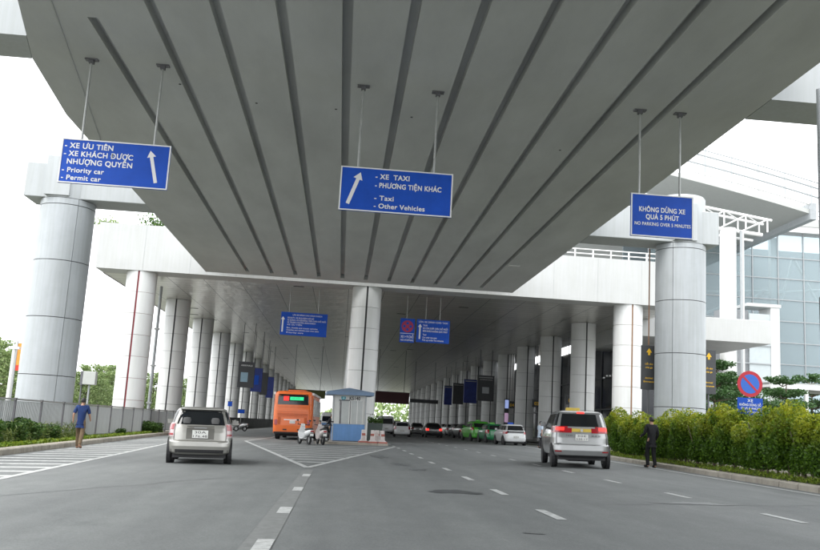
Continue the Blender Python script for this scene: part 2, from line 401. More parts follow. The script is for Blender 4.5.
def kerbx(y): return float(np.interp(y, [6, 24.7, 40, 57.7, 76, 90], [-7.7, -8.95, -10.0, -11.0, -11.9, -12.2]))
def edgex(y): return float(np.interp(y, [6, 16.5, 27, 39, 50, 62], [-5.6, -5.9, -6.6, -7.45, -8.6, -10.2]))
for i in range(24):            # hatched bars between the edge line and the kerb
    y = 13.2 + i * 1.48
    xa, xb = edgex(y) - .12, kerbx(y) + .25
    if xa - xb < .5: break
    s = .38
    strip('hatch_bar', [(xb, y), (xa, y + (xa - xb) * s), (xa, y + (xa - xb) * s + .48), (xb, y + .48)], .004, 'paint' if i % 4 else 'paint')
# median chevron
ap, le, ri = Vector((-.75, 23.4)), Vector((-5.1, 50)), Vector((3.0, 47.3))
line([tuple(le), tuple(ap)], .17, 'median_line', z=.006)
line([tuple(ap), tuple(ri)], .17, 'median_line', z=.0065)
line([tuple(le), (-4.6, 62), (-4.9, 95)], .15, 'median_line')
for i in range(12):
    y = 26.4 + i * 1.9
    def xl(yy): return ap.x + (le.x - ap.x) * (yy - ap.y) / (le.y - ap.y) + .12
    def xr(yy): return ap.x + (ri.x - ap.x) * (yy - ap.y) / (ri.y - ap.y) - .12
    if y > 46.5: break
    strip('hatch_bar', [(xl(y), y), (xr(y), y), (xr(y + .42), y + .42), (xl(y + .42), y + .42)], .004, 'paint')
# lane dashes
strip('erased_line', [(-.86, 6.5), (-.55, 6.5), (-.57, 22.3), (-.80, 22.3)], .004, 'oldpaint')
for y in (5.1, 8.7, 12.1, 15.9, 20.0):
    strip('lane_dash', [(-.73, y - .35), (-.56, y - .35), (-.56, y + .5), (-.73, y + .5)], .008, 'paint')
for k in range(13):
    y = 11.9 + k * 4.05
    strip('lane_dash', [(2.97, y), (3.11, y), (3.11, y + 1.35), (2.97, y + 1.35)], .005, 'paint')
for k in range(14):
    y = 12.3 + k * 4.15
    strip('lane_dash', [(6.56, y), (6.68, y), (6.70, y + 1.3), (6.58, y + 1.3)], .005, 'paint')
def blob(cx, cy, rx, ry, m, name, seed=1, z=.005, n=72):
    q = random.Random(seed); ph = [q.random() * 6 for _ in range(4)]
    pts = []
    for i in range(n):
        a = 2 * math.pi * i / n; k = 1 + .22 * math.sin(2 * a + ph[0]) + .16 * math.sin(3 * a + ph[1]) + .12 * math.sin(5 * a + ph[2]) + .10 * math.sin(9 * a + ph[3]) + .13 * q.uniform(-1, 1)
        pts.append((cx + rx * k * math.cos(a), cy + ry * k * math.sin(a)))
    strip(name, pts, z, m)
blob(2.15, 16.4, .34, .5, 'patch', 'oil_patch', 3)
blob(2.42, 16.1, .2, .2, 'patch', 'oil_patch', 5, .007)
for i, (x, y, a, b) in enumerate([(1.5, 33, .3, 1.6), (1.9, 27, .2, .9), (2.3, 10.3, .1, .1), (6.2, 15.2, .5, .3), (2.2, 24, .18, .5)]):
    blob(x, y, a, b, 'stain', 'oil_stain', 10 + i, .006)
M['crack'] = mat('crack_filler', (.145, .152, .152), .7, var=.2)
q = random.Random(4)
for x0, y0, x1, y1 in ((4.2, 14.6, 9.2, 15.6), (4.4, 17.3, 7.6, 18.8), (-5.2, 12.2, -2.2, 18.5), (3.4, 21, 5.9, 26)):
    pts = []
    for i in range(9):
        t = i / 8; pts.append((x0 + (x1 - x0) * t + q.uniform(-.08, .08), y0 + (y1 - y0) * t + q.uniform(-.12, .12)))
    line(pts, .025, 'road_crack', 'crack', .0045)

# ------------------------------------------------------------------ kerbs (every stone its own piece)
def kerb(name, fx, y0, y1, side, label, h=.15, w=.32, n=1.0):
    t = thing(name, label, 'kerb'); t['kind'] = 'structure'
    y = y0
    while y < y1:
        xa, xb = fx(y), fx(y + n); g = .012
        vs = []
        for (x, yy) in ((xa, y + g), (xb, y + n - g)):
            z = gz(x); s = side
            vs += [(x, yy, z - .1), (x + .02 * s, yy, z + h - .03), (x + .055 * s, yy, z + h), (x + w * s, yy, z + h), (x + w * s, yy, z - .1)]
        MB().add(vs, [(0, 1, 2, 3, 4), (9, 8, 7, 6, 5), (0, 5, 6, 1), (1, 6, 7, 2), (2, 7, 8, 3), (3, 8, 9, 4)]).build('kerb_stone', M['kerb'], t)
        y += n
    return t
def kerbr(y): return float(np.interp(y, [4, 18.9, 37.2, 50, 70], [9.9, 10.52, 11.55, 13.2, 16.0]))
kerb('kerb', kerbx, 8, 88, -1, 'pale tan concrete kerb along the planted verge below the grey fence', h=.17)
kerb('kerb', kerbr, 7, 70, 1, 'grey concrete kerb in front of the green hedge', h=.15)
def verge(name, fx, side, w, y0, y1, z, m):
    ys = [y0 + i * (y1 - y0) / 24 for i in range(25)]
    a = [(fx(y) + side * .3, y) for y in ys]; b = [(fx(y) + side * w, y) for y in ys]
    strip(name, a + b[::-1], z, m)
verge('verge_soil', kerbx, -1, 3.0, 8, 88, .13, 'soil')
verge('verge_soil', kerbr, 1, 3.4, 7, 70, .12, 'soil')

def leaves(pts, size, seed=0, up=0.3, aspect=.6):
    r = np.random.RandomState(seed); n = len(pts); pts = np.asarray(pts)
    nn = r.normal(size=(n, 3)); nn[:, 2] += up; nn /= np.linalg.norm(nn, axis=1)[:, None]
    a = np.cross(nn, r.normal(size=(n, 3))); a /= np.linalg.norm(a, axis=1)[:, None]; b = np.cross(nn, a)
    s = size * r.uniform(.6, 1.3, (n, 1))
    v = np.stack([pts - a * s, pts + b * s * aspect - a * s * .1, pts + a * s, pts - b * s * aspect - a * s * .1], 1).reshape(-1, 3)
    f = np.arange(4 * n).reshape(-1, 4); return v, f
def leaf_obj(name, pts, size, m, parent=None, seed=0, up=.3, aspect=.6):
    v, f = leaves(pts, size, seed, up, aspect); me = bpy.data.meshes.new(name); me.from_pydata(v.tolist(), [], f.tolist()); me.update(); me.materials.append(M[m])
    return link(name, me, parent)
def fx_(y): return float(np.interp(y, [10, 28, 38.6, 60, 80], [-10.2, -10.85, -11.22, -12.1, -12.6]))
# ground cover and grass on the verges
r_ = np.random.RandomState(3); P = []
for _ in range(9000):
    y = r_.uniform(12, 60); o = abs(r_.normal(0, .38)); x = kerbx(y) - .42 - o
    if o > .95: continue
    P.append((x, y, gz(x) + .15 + r_.uniform(0, .13) * (1 - o * .5)))
tag(leaf_obj('ground_cover', P, .06, 'groundleaf', seed=2, up=1.0), 'low yellow green ground cover behind the left kerb', 'ground cover', kind='stuff')
P = []
for _ in range(9000):
    y = r_.uniform(12, 45); x = kerbr(y) + .36 + r_.uniform(0, 1.3); P.append((x, y, gz(x) + .13 + r_.uniform(0, .10)))
tag(leaf_obj('verge_grass', P, .055, 'groundleaf', seed=5, up=.2, aspect=.25), 'bright grass under the right hedge', 'grass', kind='stuff')

P = []
for _ in range(5200):
    y = 17 + 22 * r_.uniform(0, 1) ** 1.3; x = r_.uniform(fx_(y) + .15, kerbx(y) - .8); P.append((x, y, gz(x) + .15 + r_.uniform(0, .75) ** 1.0 * r_.uniform(.3, 1)))
tag(leaf_obj('tall_grass', P, .12, 'shrubgrass', seed=8, up=-.2, aspect=.13), 'tall loose grass in front of the left fence', 'grass', kind='stuff')
# ------------------------------------------------------------------ viaduct deck with recessed grooves in its soffit
deck = thing('viaduct_deck', 'elevated road deck with long dark grooves in its grey soffit', 'viaduct')
RIB = [-6.27] + [-4.77 + 1.443 * i for i in range(10)]
YE = 55.1; GW, GD = .118, .26
def el(y): return float(np.interp(y, [-40, 17, 22.2, 26.5, 60], [-6.4, -7.3, -8.55, -8.98, -8.98]))
xs = [('e', None)]; cuts = []
for rx in RIB: cuts += [rx - GW, rx + GW]
mb = MB(); ys = [-35, 5, 17, 19.4, 22.2, 26.5, YE - 1.1, YE]
for j in range(len(ys) - 1):
    y0, y1 = ys[j], ys[j + 1]
    xsx = [None] + cuts + [10.45]
    for i in range(len(xsx) - 1):
        xa0 = el(y0) if xsx[i] is None else xsx[i]; xa1 = el(y1) if xsx[i] is None else xsx[i]; xb = xsx[i + 1]
        groove = i % 2 == 1 and y1 < YE - .5 and not (i == 1 and y0 < 19.4)
        z = SOF + (GD if groove else 0)
        mb.add([(xa0, y0, z), (xb, y0, z), (xb, y1, z), (xa1, y1, z)], [(0, 1, 2, 3)])
        if groove:
            for x in (xa0, xb): mb.add([(x, y0, SOF), (x, y1, SOF), (x, y1, SOF + GD), (x, y0, SOF + GD)], [(0, 1, 2, 3)])
            if j == len(ys) - 3: mb.add([(xa0, y1, SOF), (xb, y1, SOF), (xb, y1, SOF + GD), (xa0, y1, SOF + GD)], [(0, 1, 2, 3)])
            if i == 1 and abs(y0 - 19.4) < .01: mb.add([(xa0, y0, SOF), (xb, y0, SOF), (xb, y0, SOF + GD), (xa0, y0, SOF + GD)], [(0, 1, 2, 3)])
mb.build('soffit', M['soffit'], deck)
sb = MB()
for j in range(len(ys) - 1):
    y0, y1 = ys[j], ys[j + 1]
    sb.add([(el(y0), y0, SOF), (el(y1), y1, SOF), (el(y1), y1, SOF + 1.6), (el(y0), y0, SOF + 1.6)], [(0, 1, 2, 3)])
    sb.add([(10.45, y0, SOF), (10.45, y1, SOF), (10.45, y1, SOF + 1.6), (10.45, y0, SOF + 1.6)], [(0, 1, 2, 3)])
    sb.add([(el(y0), y0, SOF + 1.6), (10.45, y0, SOF + 1.6), (10.45, y1, SOF + 1.6), (el(y1), y1, SOF + 1.6)], [(0, 1, 2, 3)])
for y in (ys[0], YE): sb.add([(el(y), y, SOF), (10.45, y, SOF), (10.45, y, SOF + 1.6), (el(y), y, SOF + 1.6)], [(0, 1, 2, 3)])
sb.build('side', M['beam'], deck)
MB().prism([(-6.93, 18.3), (-6.90, 18.3), (-8.60, 29.2), (-8.63, 29.2)], SOF - .02, SOF - .003, 'z').build('soffit_seam', M['steel'], deck)
MB().prism([(-5.0, 4.0), (-4.98, 4.0), (-6.9, 18.3), (-6.93, 18.3)], SOF - .02, SOF - .003, 'z').build('soffit_seam', M['steel'], deck)
for px, py in ((256.5, 103), (336, 109), (411.6, 117), (180, 84), (560, 150)):
    p = at_z(px, py, SOF); MB().lathe([(.001, SOF - .012), (.035, SOF - .012), (.035, SOF - .002)], n=10, c=(p.x, p.y, 0)).build('drain_hole', M['plastic'], deck)
for px, py in ((514, 265.5),):
    p = at_z(px, py, SOF)
    MB().box(p.x - .3, p.x + .3, p.y - .12, p.y + .12, SOF - .05, SOF - .003).build('soffit_lamp', M['whitemetal'], deck)

# ------------------------------------------------------------------ round piers with their cross beams
def shell(r, z0, z1, a0, a1, th=.06, n=14, g=0.0):
    return MB().lathe([(r, z0 + g), (r, z1 - g), (r - th, z1 - g), (r - th, z0 + g)], n=n, a0=a0, a1=a1, closed=True)
def pier(x, y, r, xb0, xb1, label, blabel, y_half=.85, joints=None):
    t = thing('viaduct_pier', label, 'pier', (x, y, 0), group='round piers of the elevated road')
    zb = gz(x) - .3
    MB().lathe([(r - .05, zb), (r - .05, SOF - .01)], n=40).build('core', M['core'], t)
    z = zb; hs = [.3 + 2.3] + [2.48] * 3
    z = zb; top = SOF - .02
    zs = [zb, top - 2.45 * 3, top - 2.45 * 2, top - 2.45, top]
    if x < 0: zs = [zb] + [top - .28 - 2.42 * k for k in (3, 2, 1)] + [top - .28, top]
    else: zs = [zb] + [top - .25 - 2.35 * k for k in (3, 2, 1)] + [top - .25, top]
    gap = .010 / r
    base = R(-90) + (R(38) if x < 0 else R(-38))
    for a, b in zip(zs[:-1], zs[1:]):
        for k in range(2):
            a0 = base + k * math.pi
            o = shell(r if b < top - .01 or True else r, a, b, a0 + gap, a0 + math.pi - gap, n=24, g=.015).build('shaft_panel', M['shaft'], t, smooth=.6)
    # capital goes through the beam
    MB().lathe([(r * .985, SOF - .01), (r * .985, SOF + 2.12), (r * .94, SOF + 2.2), (0.01, SOF + 2.2)], n=40).build('capital', M['beam'], t, smooth=.6)
    MB().box(-r * .62, r * .3, -r * 1.05, 0, SOF + .06, SOF + 1.75).build('bearing_block', M['beam'], t)
    b = thing('cross_beam', blabel, 'beam', (0, 0, 0), group='cross beams of the elevated road')
    MB().box(xb0, xb1, y - y_half, y + y_half, SOF - .002, SOF + 1.5).build('beam_body', M['beam'], b, bevel=.03)
    return t
pier(-12.48, 38.6, 1.14, -14.15, -8.97, 'grey round pier of stacked rings behind the left fence', 'left end of the pale cross beam on the grey pier by the fence')
pier(14.95, 38.35, 1.1, 10.47, 16.4, 'grey round pier of stacked rings behind the hedge and arrow boards', 'right end of the pale cross beam behind the no parking sign')
for sx, xb0, xb1, xc, lb, lb2 in ((-1, -15.5, -8.0, -12.6, 'near left round pier standing beside the hatched road edge', 'near left stub of pale cross beam at the top corner'), (1, 10.47, 18.0, 15.6, 'near right round pier beyond the hedge', 'near right stub of pale cross beam beside the soffit')):
    b = thing('cross_beam', lb2, 'beam', group='cross beams of the elevated road')
    mb = MB()
    if sx < 0: mb.prism([(xb0, 20.75), (el(20.75) - .01, 20.75), (el(22.2) - .01, 22.2), (xb0, 22.2)], SOF - .002, SOF + 1.5, 'z')
    else: mb.box(xb0, xb1, 20.75, 22.25, SOF - .002, SOF + 1.5)
    mb.build('beam_body', M['beam'], b)

# ------------------------------------------------------------------ canopy over the set-down lanes
can = thing('canopy', 'broad flat canopy of shiny metal ceiling panels on white columns', 'canopy')
CX0, CX1, CY0, CY1 = -16.1, 22.2, 58.2, 262
o = MB().box(CX0 + .02, CX1, CY0, CY1, SOF, SOF + .3).build('ceiling', M['ceil'], can)
MB().box(CX0, CX1, CY1, CY1 + .6, SOF - .1, SOF + 2).build('end_fascia', M['fascia'], can)
MB().box(CX0, CX1, 56.3, 58.2, SOF - .006, SOF + 2.95).build('front_fascia', M['fascia'], can)
MB().box(CX0 - .004, CX0 + .016, CY0, CY1, SOF - .05, SOF + 2.95).build('side_fascia', M['fascia'], can)
MB().box(CX0 + .1, CX1 - .1, CY0, CY1, SOF + 2.6, SOF + 2.9).build('roof_slab', M['beam'], can)
for i in range(1, 13):
    x = CX0 + i * 2.95
    MB().box(x - .012, x + .012, 56.292, 56.32, SOF + .02, SOF + 2.93).build('fascia_joint', M['steel'], can)
for i in range(30):
    px = rnd.uniform(-15, 21); py = 60 + i * 5 + rnd.uniform(-2, 2)
    if i < 18: MB().box(px - .35, px + .35, py - .1, py + .1, SOF - .02, SOF - .003).build('ceiling_slot', M['plastic'], can)
rail = thing('roof_railing', 'thin white railing on top of the canopy front edge', 'railing', (0, 0, 0))
for i in range(9):
    x = 12.4 + i * 1.22; MB().box(x - .04, x + .04, 56.5, 56.58, SOF + 2.95, SOF + 3.55).build('post', M['whitemetal'], rail)
for z in (3.5, 3.2): MB().box(11.8, CX1, 56.505, 56.575, SOF + z, SOF + z + .06).build('rail', M['whitemetal'], rail)

RH = 1.36
def column_master(x, y, joint, label, name='white_column', rr=.96):
    t = thing(name, label, 'column', (x, y, 0), group='white clad columns of the canopy')
    z0 = -.9; ztop = SOF - .003
    jc = link('joint_strip', CM[joint], t)
    z = ztop
    for k in range(8):
        for s in range(2):
            link('panel', CM['shell%d%s' % (s, 'b' if k == 7 else '')], t, (0, 0, ztop - (k + 1) * RH))
    return t
CM = {}
for jn in ('core', 'redjoint', 'brownjoint'):
    CM[jn] = MB().lathe([(.90, -.9), (.90, SOF - .01)], n=24).mesh('joint_strip', M[jn], .6)
for s in range(2):
    a0 = R(-90) + s * math.pi; g = .062
    for sf, dz in (('', 0), ('b', -.0)):
        CM['shell%d%s' % (s, sf)] = shell(.96, dz, RH, a0 + g * (1 if s == 0 else .12), a0 + math.pi - g * (.12 if s == 0 else 1), n=16, g=.010).mesh('panel', M['clad'], .6)
def far_column(x, y, label, name='white_column'):
    if 'far' not in CM:
        mb = MB()
        for k in range(8):
            for s in range(2):
                a0 = R(-90) + s * math.pi; g = .062
                mb.lathe([(.96, SOF - .003 - (k + 1) * RH + .014), (.96, SOF - .003 - k * RH - .014)], n=8, a0=a0 + g * (1 - s), a1=a0 + math.pi - g * s)
        CM['far'] = mb.mesh('cladding', M['clad'], .6)
    t = thing(name, label, 'column', (x, y, 0), group='white clad columns of the canopy')
    link('cladding', CM['far'], t); link('joint_strip', CM['core'], t); return t
ordn = ['first', 'second', 'third', 'fourth', 'fifth', 'sixth', 'seventh', 'eighth', 'ninth', 'tenth', 'eleventh', 'twelfth', 'thirteenth', 'fourteenth', 'fifteenth', 'sixteenth', 'seventeenth', 'eighteenth']
for i in range(15):
    y = 57.3 + i * 13.1; j = 'redjoint' if i == 0 else 'core'
    lb = ['white column with a dark red joint line, nearest of the left row'][0] if i == 0 else '%s white clad column in the left row, counted from the road sign end' % ordn[i]
    (column_master(-13.35, y, j, lb) if i < 5 else far_column(-13.35, y, lb))
for i in range(15):
    y = 57.3 + i * 13.1
    lb = 'white column standing right behind the blue roofed booth' if i == 0 else '%s column in the middle row, hidden behind the one by the booth' % ordn[i]
    (column_master(1.22, y, 'core', lb) if i < 2 else far_column(1.22, y, lb))
for i in range(17):
    y = 57.3 + i * 10.9; j = 'brownjoint' if i == 0 else 'core'
    lb = 'white column with a brown joint line beside the left arrow board' if i == 0 else '%s white clad column in the right row, counted from the hedge end' % ordn[i]
    (column_master(18.75, y, j, lb) if i < 6 else far_column(18.75, y, lb))

# ------------------------------------------------------------------ dark terminal hall behind the right columns
hall = thing('terminal_hall', 'dark glazed terminal hall behind the right row of columns', 'building')
M['halldark'] = mat('hall_glass', (.012, .016, .024), .12, var=.3, scale=.4, spec=.5)
M['hallframe'] = mat('hall_frame', (.06, .065, .07), .5)
MB().box(23.4, 31.0, 73.2, 262, -.5, SOF - .35).build('glazed_wall', M['halldark'], hall)
MB().box(22.25, 31.5, 72.9, 73.15, SOF - .9, SOF - .34).build('head_beam', M['hallframe'], hall)
for k in range(24):
    y = 73.5 + k * 5; MB().box(23.3, 23.38, y, y + .18, 0, SOF - .4).build('mullion', M['hallframe'], hall)
for z in (3.6, 6.4): MB().box(23.3, 23.38, 73.2, 200, z, z + .14).build('transom', M['hallframe'], hall)
for k in range(3):
    x = 24.3 + k * 2.2; MB().box(x, x + .1, 73.08, 73.18, 0, SOF - .9).build('mullion', M['hallframe'], hall)
M['tube'] = mat('ceiling_lamp', (.8, .8, .8), .5, emit=(1, .95, .88, 1.1))
for (px, py, w, y) in ((536, 360, 2.2, 96), (531, 361, .8, 98)):
    p = at_y(px, py, y); MB().box(22.9, 23.2, p.y, p.y + w * 3, p.z, p.z + .1).build('strip_lamp', M['tube'], hall)
for i in range(9):
    p = at_y(604 + i * 3.0, 377 - i * .8 + rnd.uniform(-1, 1), 73.0); MB().box(p.x - .07, p.x + .07, 72.99, 73.09, p.z - .06, p.z + .06).build('spot_lamp', M['steel'], hall)

# ------------------------------------------------------------------ glass terminal with its curved roof on the right
term = thing('glass_terminal', 'tall pale glass terminal wall with a white curved roof', 'building')
gy = 94.0
gx = [33.0 + 2.98 * i for i in range(10)]; gzs = [7.9, 10.3, 12.7, 15.1, 17.5, 19.9, 22.3, 25.0]
for i in range(9):
    for j in range(7):
        MB().box(gx[i] + .05, gx[i + 1] - .05, gy, gy + .05, gzs[j] + .05, gzs[j + 1] - .05).build('pane', M['glass'], term)
for x in gx: MB().box(x - .05, x + .05, gy - .1, gy + .12, 7.9, 25.2).build('mullion', M['pole'], term)
for z in gzs: MB().box(33, 60, gy - .07, gy + .1, z - .05, z + .05).build('transom', M['pole'], term)
M['inner'] = mat('inner_wall', (.26, .30, .32), .8, var=.05)
MB().box(33, 61, gy + 9, gy + 9.3, 0, 25.2).build('inner_wall', M['inner'], term)
MB().box(33, 61, gy + .3, gy + 9, 7.4, 7.7).build('inner_floor', M['inner'], term)
for (x0, z0, x1, z1) in ((33, 12, 46, 18.5), (37, 18, 50, 19), (40, 12, 47.5, 19), (44, 19, 47.5, 12.5), (33, 16, 38, 21.5), (38, 21.5, 41, 15), (47.5, 18.5, 55, 19.5), (48, 12.5, 51, 23), (51, 23, 56, 14)):
    MB().tube((x0, gy + 2.5, z0), (x1, gy + 2.5, z1), .16).build('roof_strut', M['whitemetal'], term)
for x in (42.5, 48.0): MB().box(x, x + .7, gy + 1.8, gy + 2.4, 7.5, 25).build('inner_post', M['whitemetal'], term)
MB().box(33, 60, gy - .15, gy - .01, 5.2, 7.8).build('spandrel', mat('spandrel_glass', (.42, .52, .56), .2, var=.05), term)
for i in range(10): MB().box(gx[i] - .03, gx[i] + .03, gy - .19, gy - .14, 5.2, 7.8).build('spandrel_joint', M['pole'], term)
MB().box(33, 60, gy - .1, gy - .02, 3.4, 5.2).build('dark_band', M['charcoal'], term)  # dark charcoal band between the plinth and the spandrel glass
MB().box(33, 60, gy - .4, gy + 1, 1.0, 3.5).build('plinth', M['fascia'], term)
# roof slab over the glass
mb = MB(); pts0 = []
def roofz(x): return 25.9 - .17 * (x - 29.4) - .0022 * (x - 29.4) ** 2
ra = MB(); N = 14
for i in range(N):
    xa = 22 + (42.9 - 22) * i / N; xb = 22 + (42.9 - 22) * (i + 1) / N
    ra.add([(xa, 78, roofz(xa)), (xb, 78, roofz(xb)), (xb, 125, roofz(xb)), (xa, 125, roofz(xa)), (xa, 78, roofz(xa) + .4), (xb, 78, roofz(xb) + .4), (xb, 125, roofz(xb) + .4), (xa, 125, roofz(xa) + .4)],
           [(0, 1, 2, 3), (4, 5, 6, 7), (0, 1, 5, 4)] + ([(1, 2, 6, 5)] if i == N - 1 else []))
M['roofunder'] = mat('roof_lining', (.46, .47, .45), .6, var=.05)
ra.build('roof', M['roofunder'], term)
MB().box(42.9, 43.5, 77.8, 125, 22.6, 24.2).build('roof_edge_girder', M['pole'], term)
MB().box(43.0, 62, gy - .8, gy + .6, 25.2, 25.9).build('eaves', M['whitemetal'], term)
MB().box(43.0, 62, gy - .9, gy + 1.6, 25.9, 26.8).build('eaves_fascia', M['roofunder'], term)
rr = thing('roof_edge_railing', 'slender double rail along the curved white roof edge', 'railing')
for dz, rad in ((1.1, .09), (2.0, .09), (2.55, .06)):
    MB().path([(x, 78.1, roofz(x) + .75 + dz) for x in np.linspace(23, 44.8, 12)], rad).build('rail', M['pole'], rr)
MB().path([(x, 78.0, roofz(x) + .95) for x in np.linspace(23, 43.2, 12)], .14).build('edge_strip', M['whitemetal'], rr)
for i in range(8):
    x = 25 + i * 2.6; MB().tube((x, 78.1, roofz(x) + .8), (x, 78.1, roofz(x) + 3.4), .07).build('post', M['pole'], rr)
er = thing('eaves_railing', 'thin rail above the glass wall at the right edge', 'railing')
for z in (27.2, 27.8): MB().tube((45, gy - .8, z), (62, gy - .8, z), .05).build('rail', M['steel'], er)
for i in range(5): MB().tube((46 + i * 3, gy - .8, 26.8), (46 + i * 3, gy - .8, 27.9), .05).build('post', M['steel'], er)
# roof truss and its mast
tr = thing('roof_truss', 'white lattice truss carried by the tall column under the curved roof', 'truss')
def tz(x): return 22.6 - (x - 27) * .13
def bz(x): return 20.9 - (x - 27) * .075
for yy in (74.4, 76.0):
    MB().path([(x, yy, tz(x)) for x in (22, 27, 32, 37.4)], .12).build('top_chord', M['whitemetal'], tr)
    for i in range(7):
        xa, xb = 23 + i * 2, 25 + i * 2
        MB().tube((xa, yy, bz(xa)), (xb, yy, tz(xb)), .07).build('diagonal', M['whitemetal'], tr)
        MB().tube((xb, yy, tz(xb)), (xb, yy, bz(xb)), .07).build('strut', M['whitemetal'], tr)
MB().path([(x, 75.2, bz(x) - .1) for x in (22, 27, 32, 36.9)], .17).build('bottom_chord', M['whitemetal'], tr)
MB().path([(x, 75.2, bz(x) - .75) for x in (22, 27, 32, 36.0)], .12).build('bottom_chord', M['whitemetal'], tr)
for i in range(7):
    xa = 23 + i * 2; MB().tube((xa, 74.4, tz(xa)), (xa + 2, 76, tz(xa + 2)), .06).build('lacing', M['whitemetal'], tr)
tc_ = thing('roof_column', 'slim white column and pipe rising through the low canopy to the truss', 'column', (33.7, 75.2, 0))
MB().lathe([(.72, -.2), (.72, 20.4)], n=20).build('shaft', M['clad'], tc_, smooth=.6)
MB().tube((.98, -.5, 0), (.98, -.5, 20.2), .1).build('pipe', M['pole'], tc_)
MB().tube((1.25, -.2, 0), (1.25, -.2, 20.2), .14).build('pipe', M['whitemetal'], tc_)
# low white canopy and stair tower
lc = thing('entrance_canopy', 'low white slab canopy projecting right of the grey pier', 'canopy')
MB().box(21.5, 31.5, 63, 76.5, 8.72, 10.45).build('slab', M['fascia'], lc, bevel=.03)
MB().box(26, 31.5, 76.5, 78, 8.9, 10.3).build('slab_end', M['fascia'], lc)
tw = thing('stair_tower', 'narrow white and glass stair tower beside the terminal', 'tower')
MB().box(41.0, 41.9, 82, 84.5, 0, 14.6).build('wall', M['clad'], tw)
MB().box(38.9, 41.0, 82.1, 84, 0, 13.9).build('glazed_wall', mat('tower_glass', (.50, .55, .56), .15, var=.05), tw)
MB().box(38.6, 42.0, 81.9, 84.6, 14.6, 14.9).build('roof', M['clad'], tw)
MB().box(36.3, 38.9, 82.3, 84.3, 0, 14.2).build('dark_bay', mat('bay', (.22, .23, .24), .4), tw)
for k in range(7): MB().box(36.3, 41.0, 82.0, 82.08, 2 + k * 1.75, 2.1 + k * 1.75).build('joint', M['pole'], tw)
MB().box(32, 38.9, 81.0, 81.4, 0, 4.9).build('low_wall', M['fascia'], tw)
# pergola
pg = thing('pergola', 'white steel walkway shelter over the forecourt trees', 'shelter')
MB().box(23, 40, 46, 46.2, 4.35, 4.62).build('beam', M['whitemetal'], pg)
MB().box(23, 40, 49, 49.2, 4.35, 4.62).build('beam', M['whitemetal'], pg)
for k in range(5): MB().box(23.05 + k * 1.68 * 1.0, 23.17 + k * 1.68, 46.2, 49, 4.42, 4.6).build('rafter', M['whitemetal'], pg)
MB().box(23, 40, 46, 49.2, 4.63, 4.68).build('roof_sheet', M['roofunder'], pg)
for x in (23.0, 24.9, 29.0, 33.0): 
    for y in (46.02, 49.0): MB().box(x, x + .16, y, y + .16, 0, 4.35).build('post', M['whitemetal'], pg)

# ------------------------------------------------------------------ fence and posts on the left
fc = thing('fence', 'dark grey sheet metal fence with posts behind the planted verge', 'fence')
def fx(y): return float(np.interp(y, [10, 28, 38.6, 60, 80], [-10.2, -10.85, -11.22, -12.1, -12.6]))
pm = MB().box(-.02, .02, .05, 2.95, 0, .05)
for k in range(22): pm.box(-.006, .006, .07 + k * .13, .155 + k * .13, .05, 1.3)
pm = pm.mesh('fence_panel', M['fence'])
rm = MB().box(-.03, .03, .04, 2.96, 0, .06).mesh('fence_rail', M['steel'])
pom = MB().box(-.04, .04, -.04, .04, 0, 1.5).box(-.05, .05, -.05, .05, 1.5, 1.52).mesh('fence_post', M['darkpole'])
y = 13.0
while y < 76:
    a = Vector((fx(y), y)); b = Vector((fx(y + 3), y + 3)); ang = math.atan2(-(b.x - a.x), 3)
    z = gz(a.x) + .12
    link('fence_post', pom, fc, (a.x, a.y, z)); link('fence_panel', pm, fc, (a.x, a.y, z + .12), ang); link('fence_rail', rm, fc, (a.x, a.y, z + 1.44), ang); y += 3
dw = thing('barrier_wall', 'low dark barrier along the far part of the left columns', 'barrier')
for k in range(16):
    y = 92 + k * 6; MB().box(-12.3, -12.15, y, y + 5.85, -.3, 1.05).build('panel', M['darkwall'], dw)

# street lamp post standing between the left columns
def tall_post(name, x, y, h, r, label, cat, m='pole', gr_=None):
    t = thing(name, label, cat, (x, y, gz(x)), group=gr_)
    MB().lathe([(r * 1.8, 0), (r * 1.8, .25), (r, .3), (r * .8, h)], n=14).build('shaft', M[m], t, smooth=.6)
    return t
p = at_y(148, 414, 61); t = tall_post('drain_pipe_post', p.x, 61, 10, .12, 'thin grey post rising beside the first white column of the left row', 'post')
for z in (2, 4.5, 7): MB().box(-.16, .16, -.16, .16, z, z + .12).build('bracket', M['steel'], t)
t = thing('lamp_post', 'grey lamp post in front of the hedge at the right edge', 'post', (11.27, 19.9, gz(11.1)))
MB().lathe([(.16, 0), (.16, .3), (.085, .34), (.075, 9.72)], n=16).build('shaft', M['pole'], t, smooth=.6)
MB().lathe([(.11, 3.5), (.11, 4.5)], n=16).build('collar', M['darkpole'], t, smooth=.6)
MB().box(-.09, .06, -.13, -.08, 4.9, 5.02).build('clip', M['darkpole'], t)
p = at_y(7, 405, 52)
t = tall_post('lamp_post', p.x, 52, 4.7, .13, 'short white lamp post standing beyond the fence at the far left', 'post', 'whitemetal')
MB().box(-.3, .3, -.12, .12, 4.7, 4.85).build('lamp_head', M['whitemetal'], t)
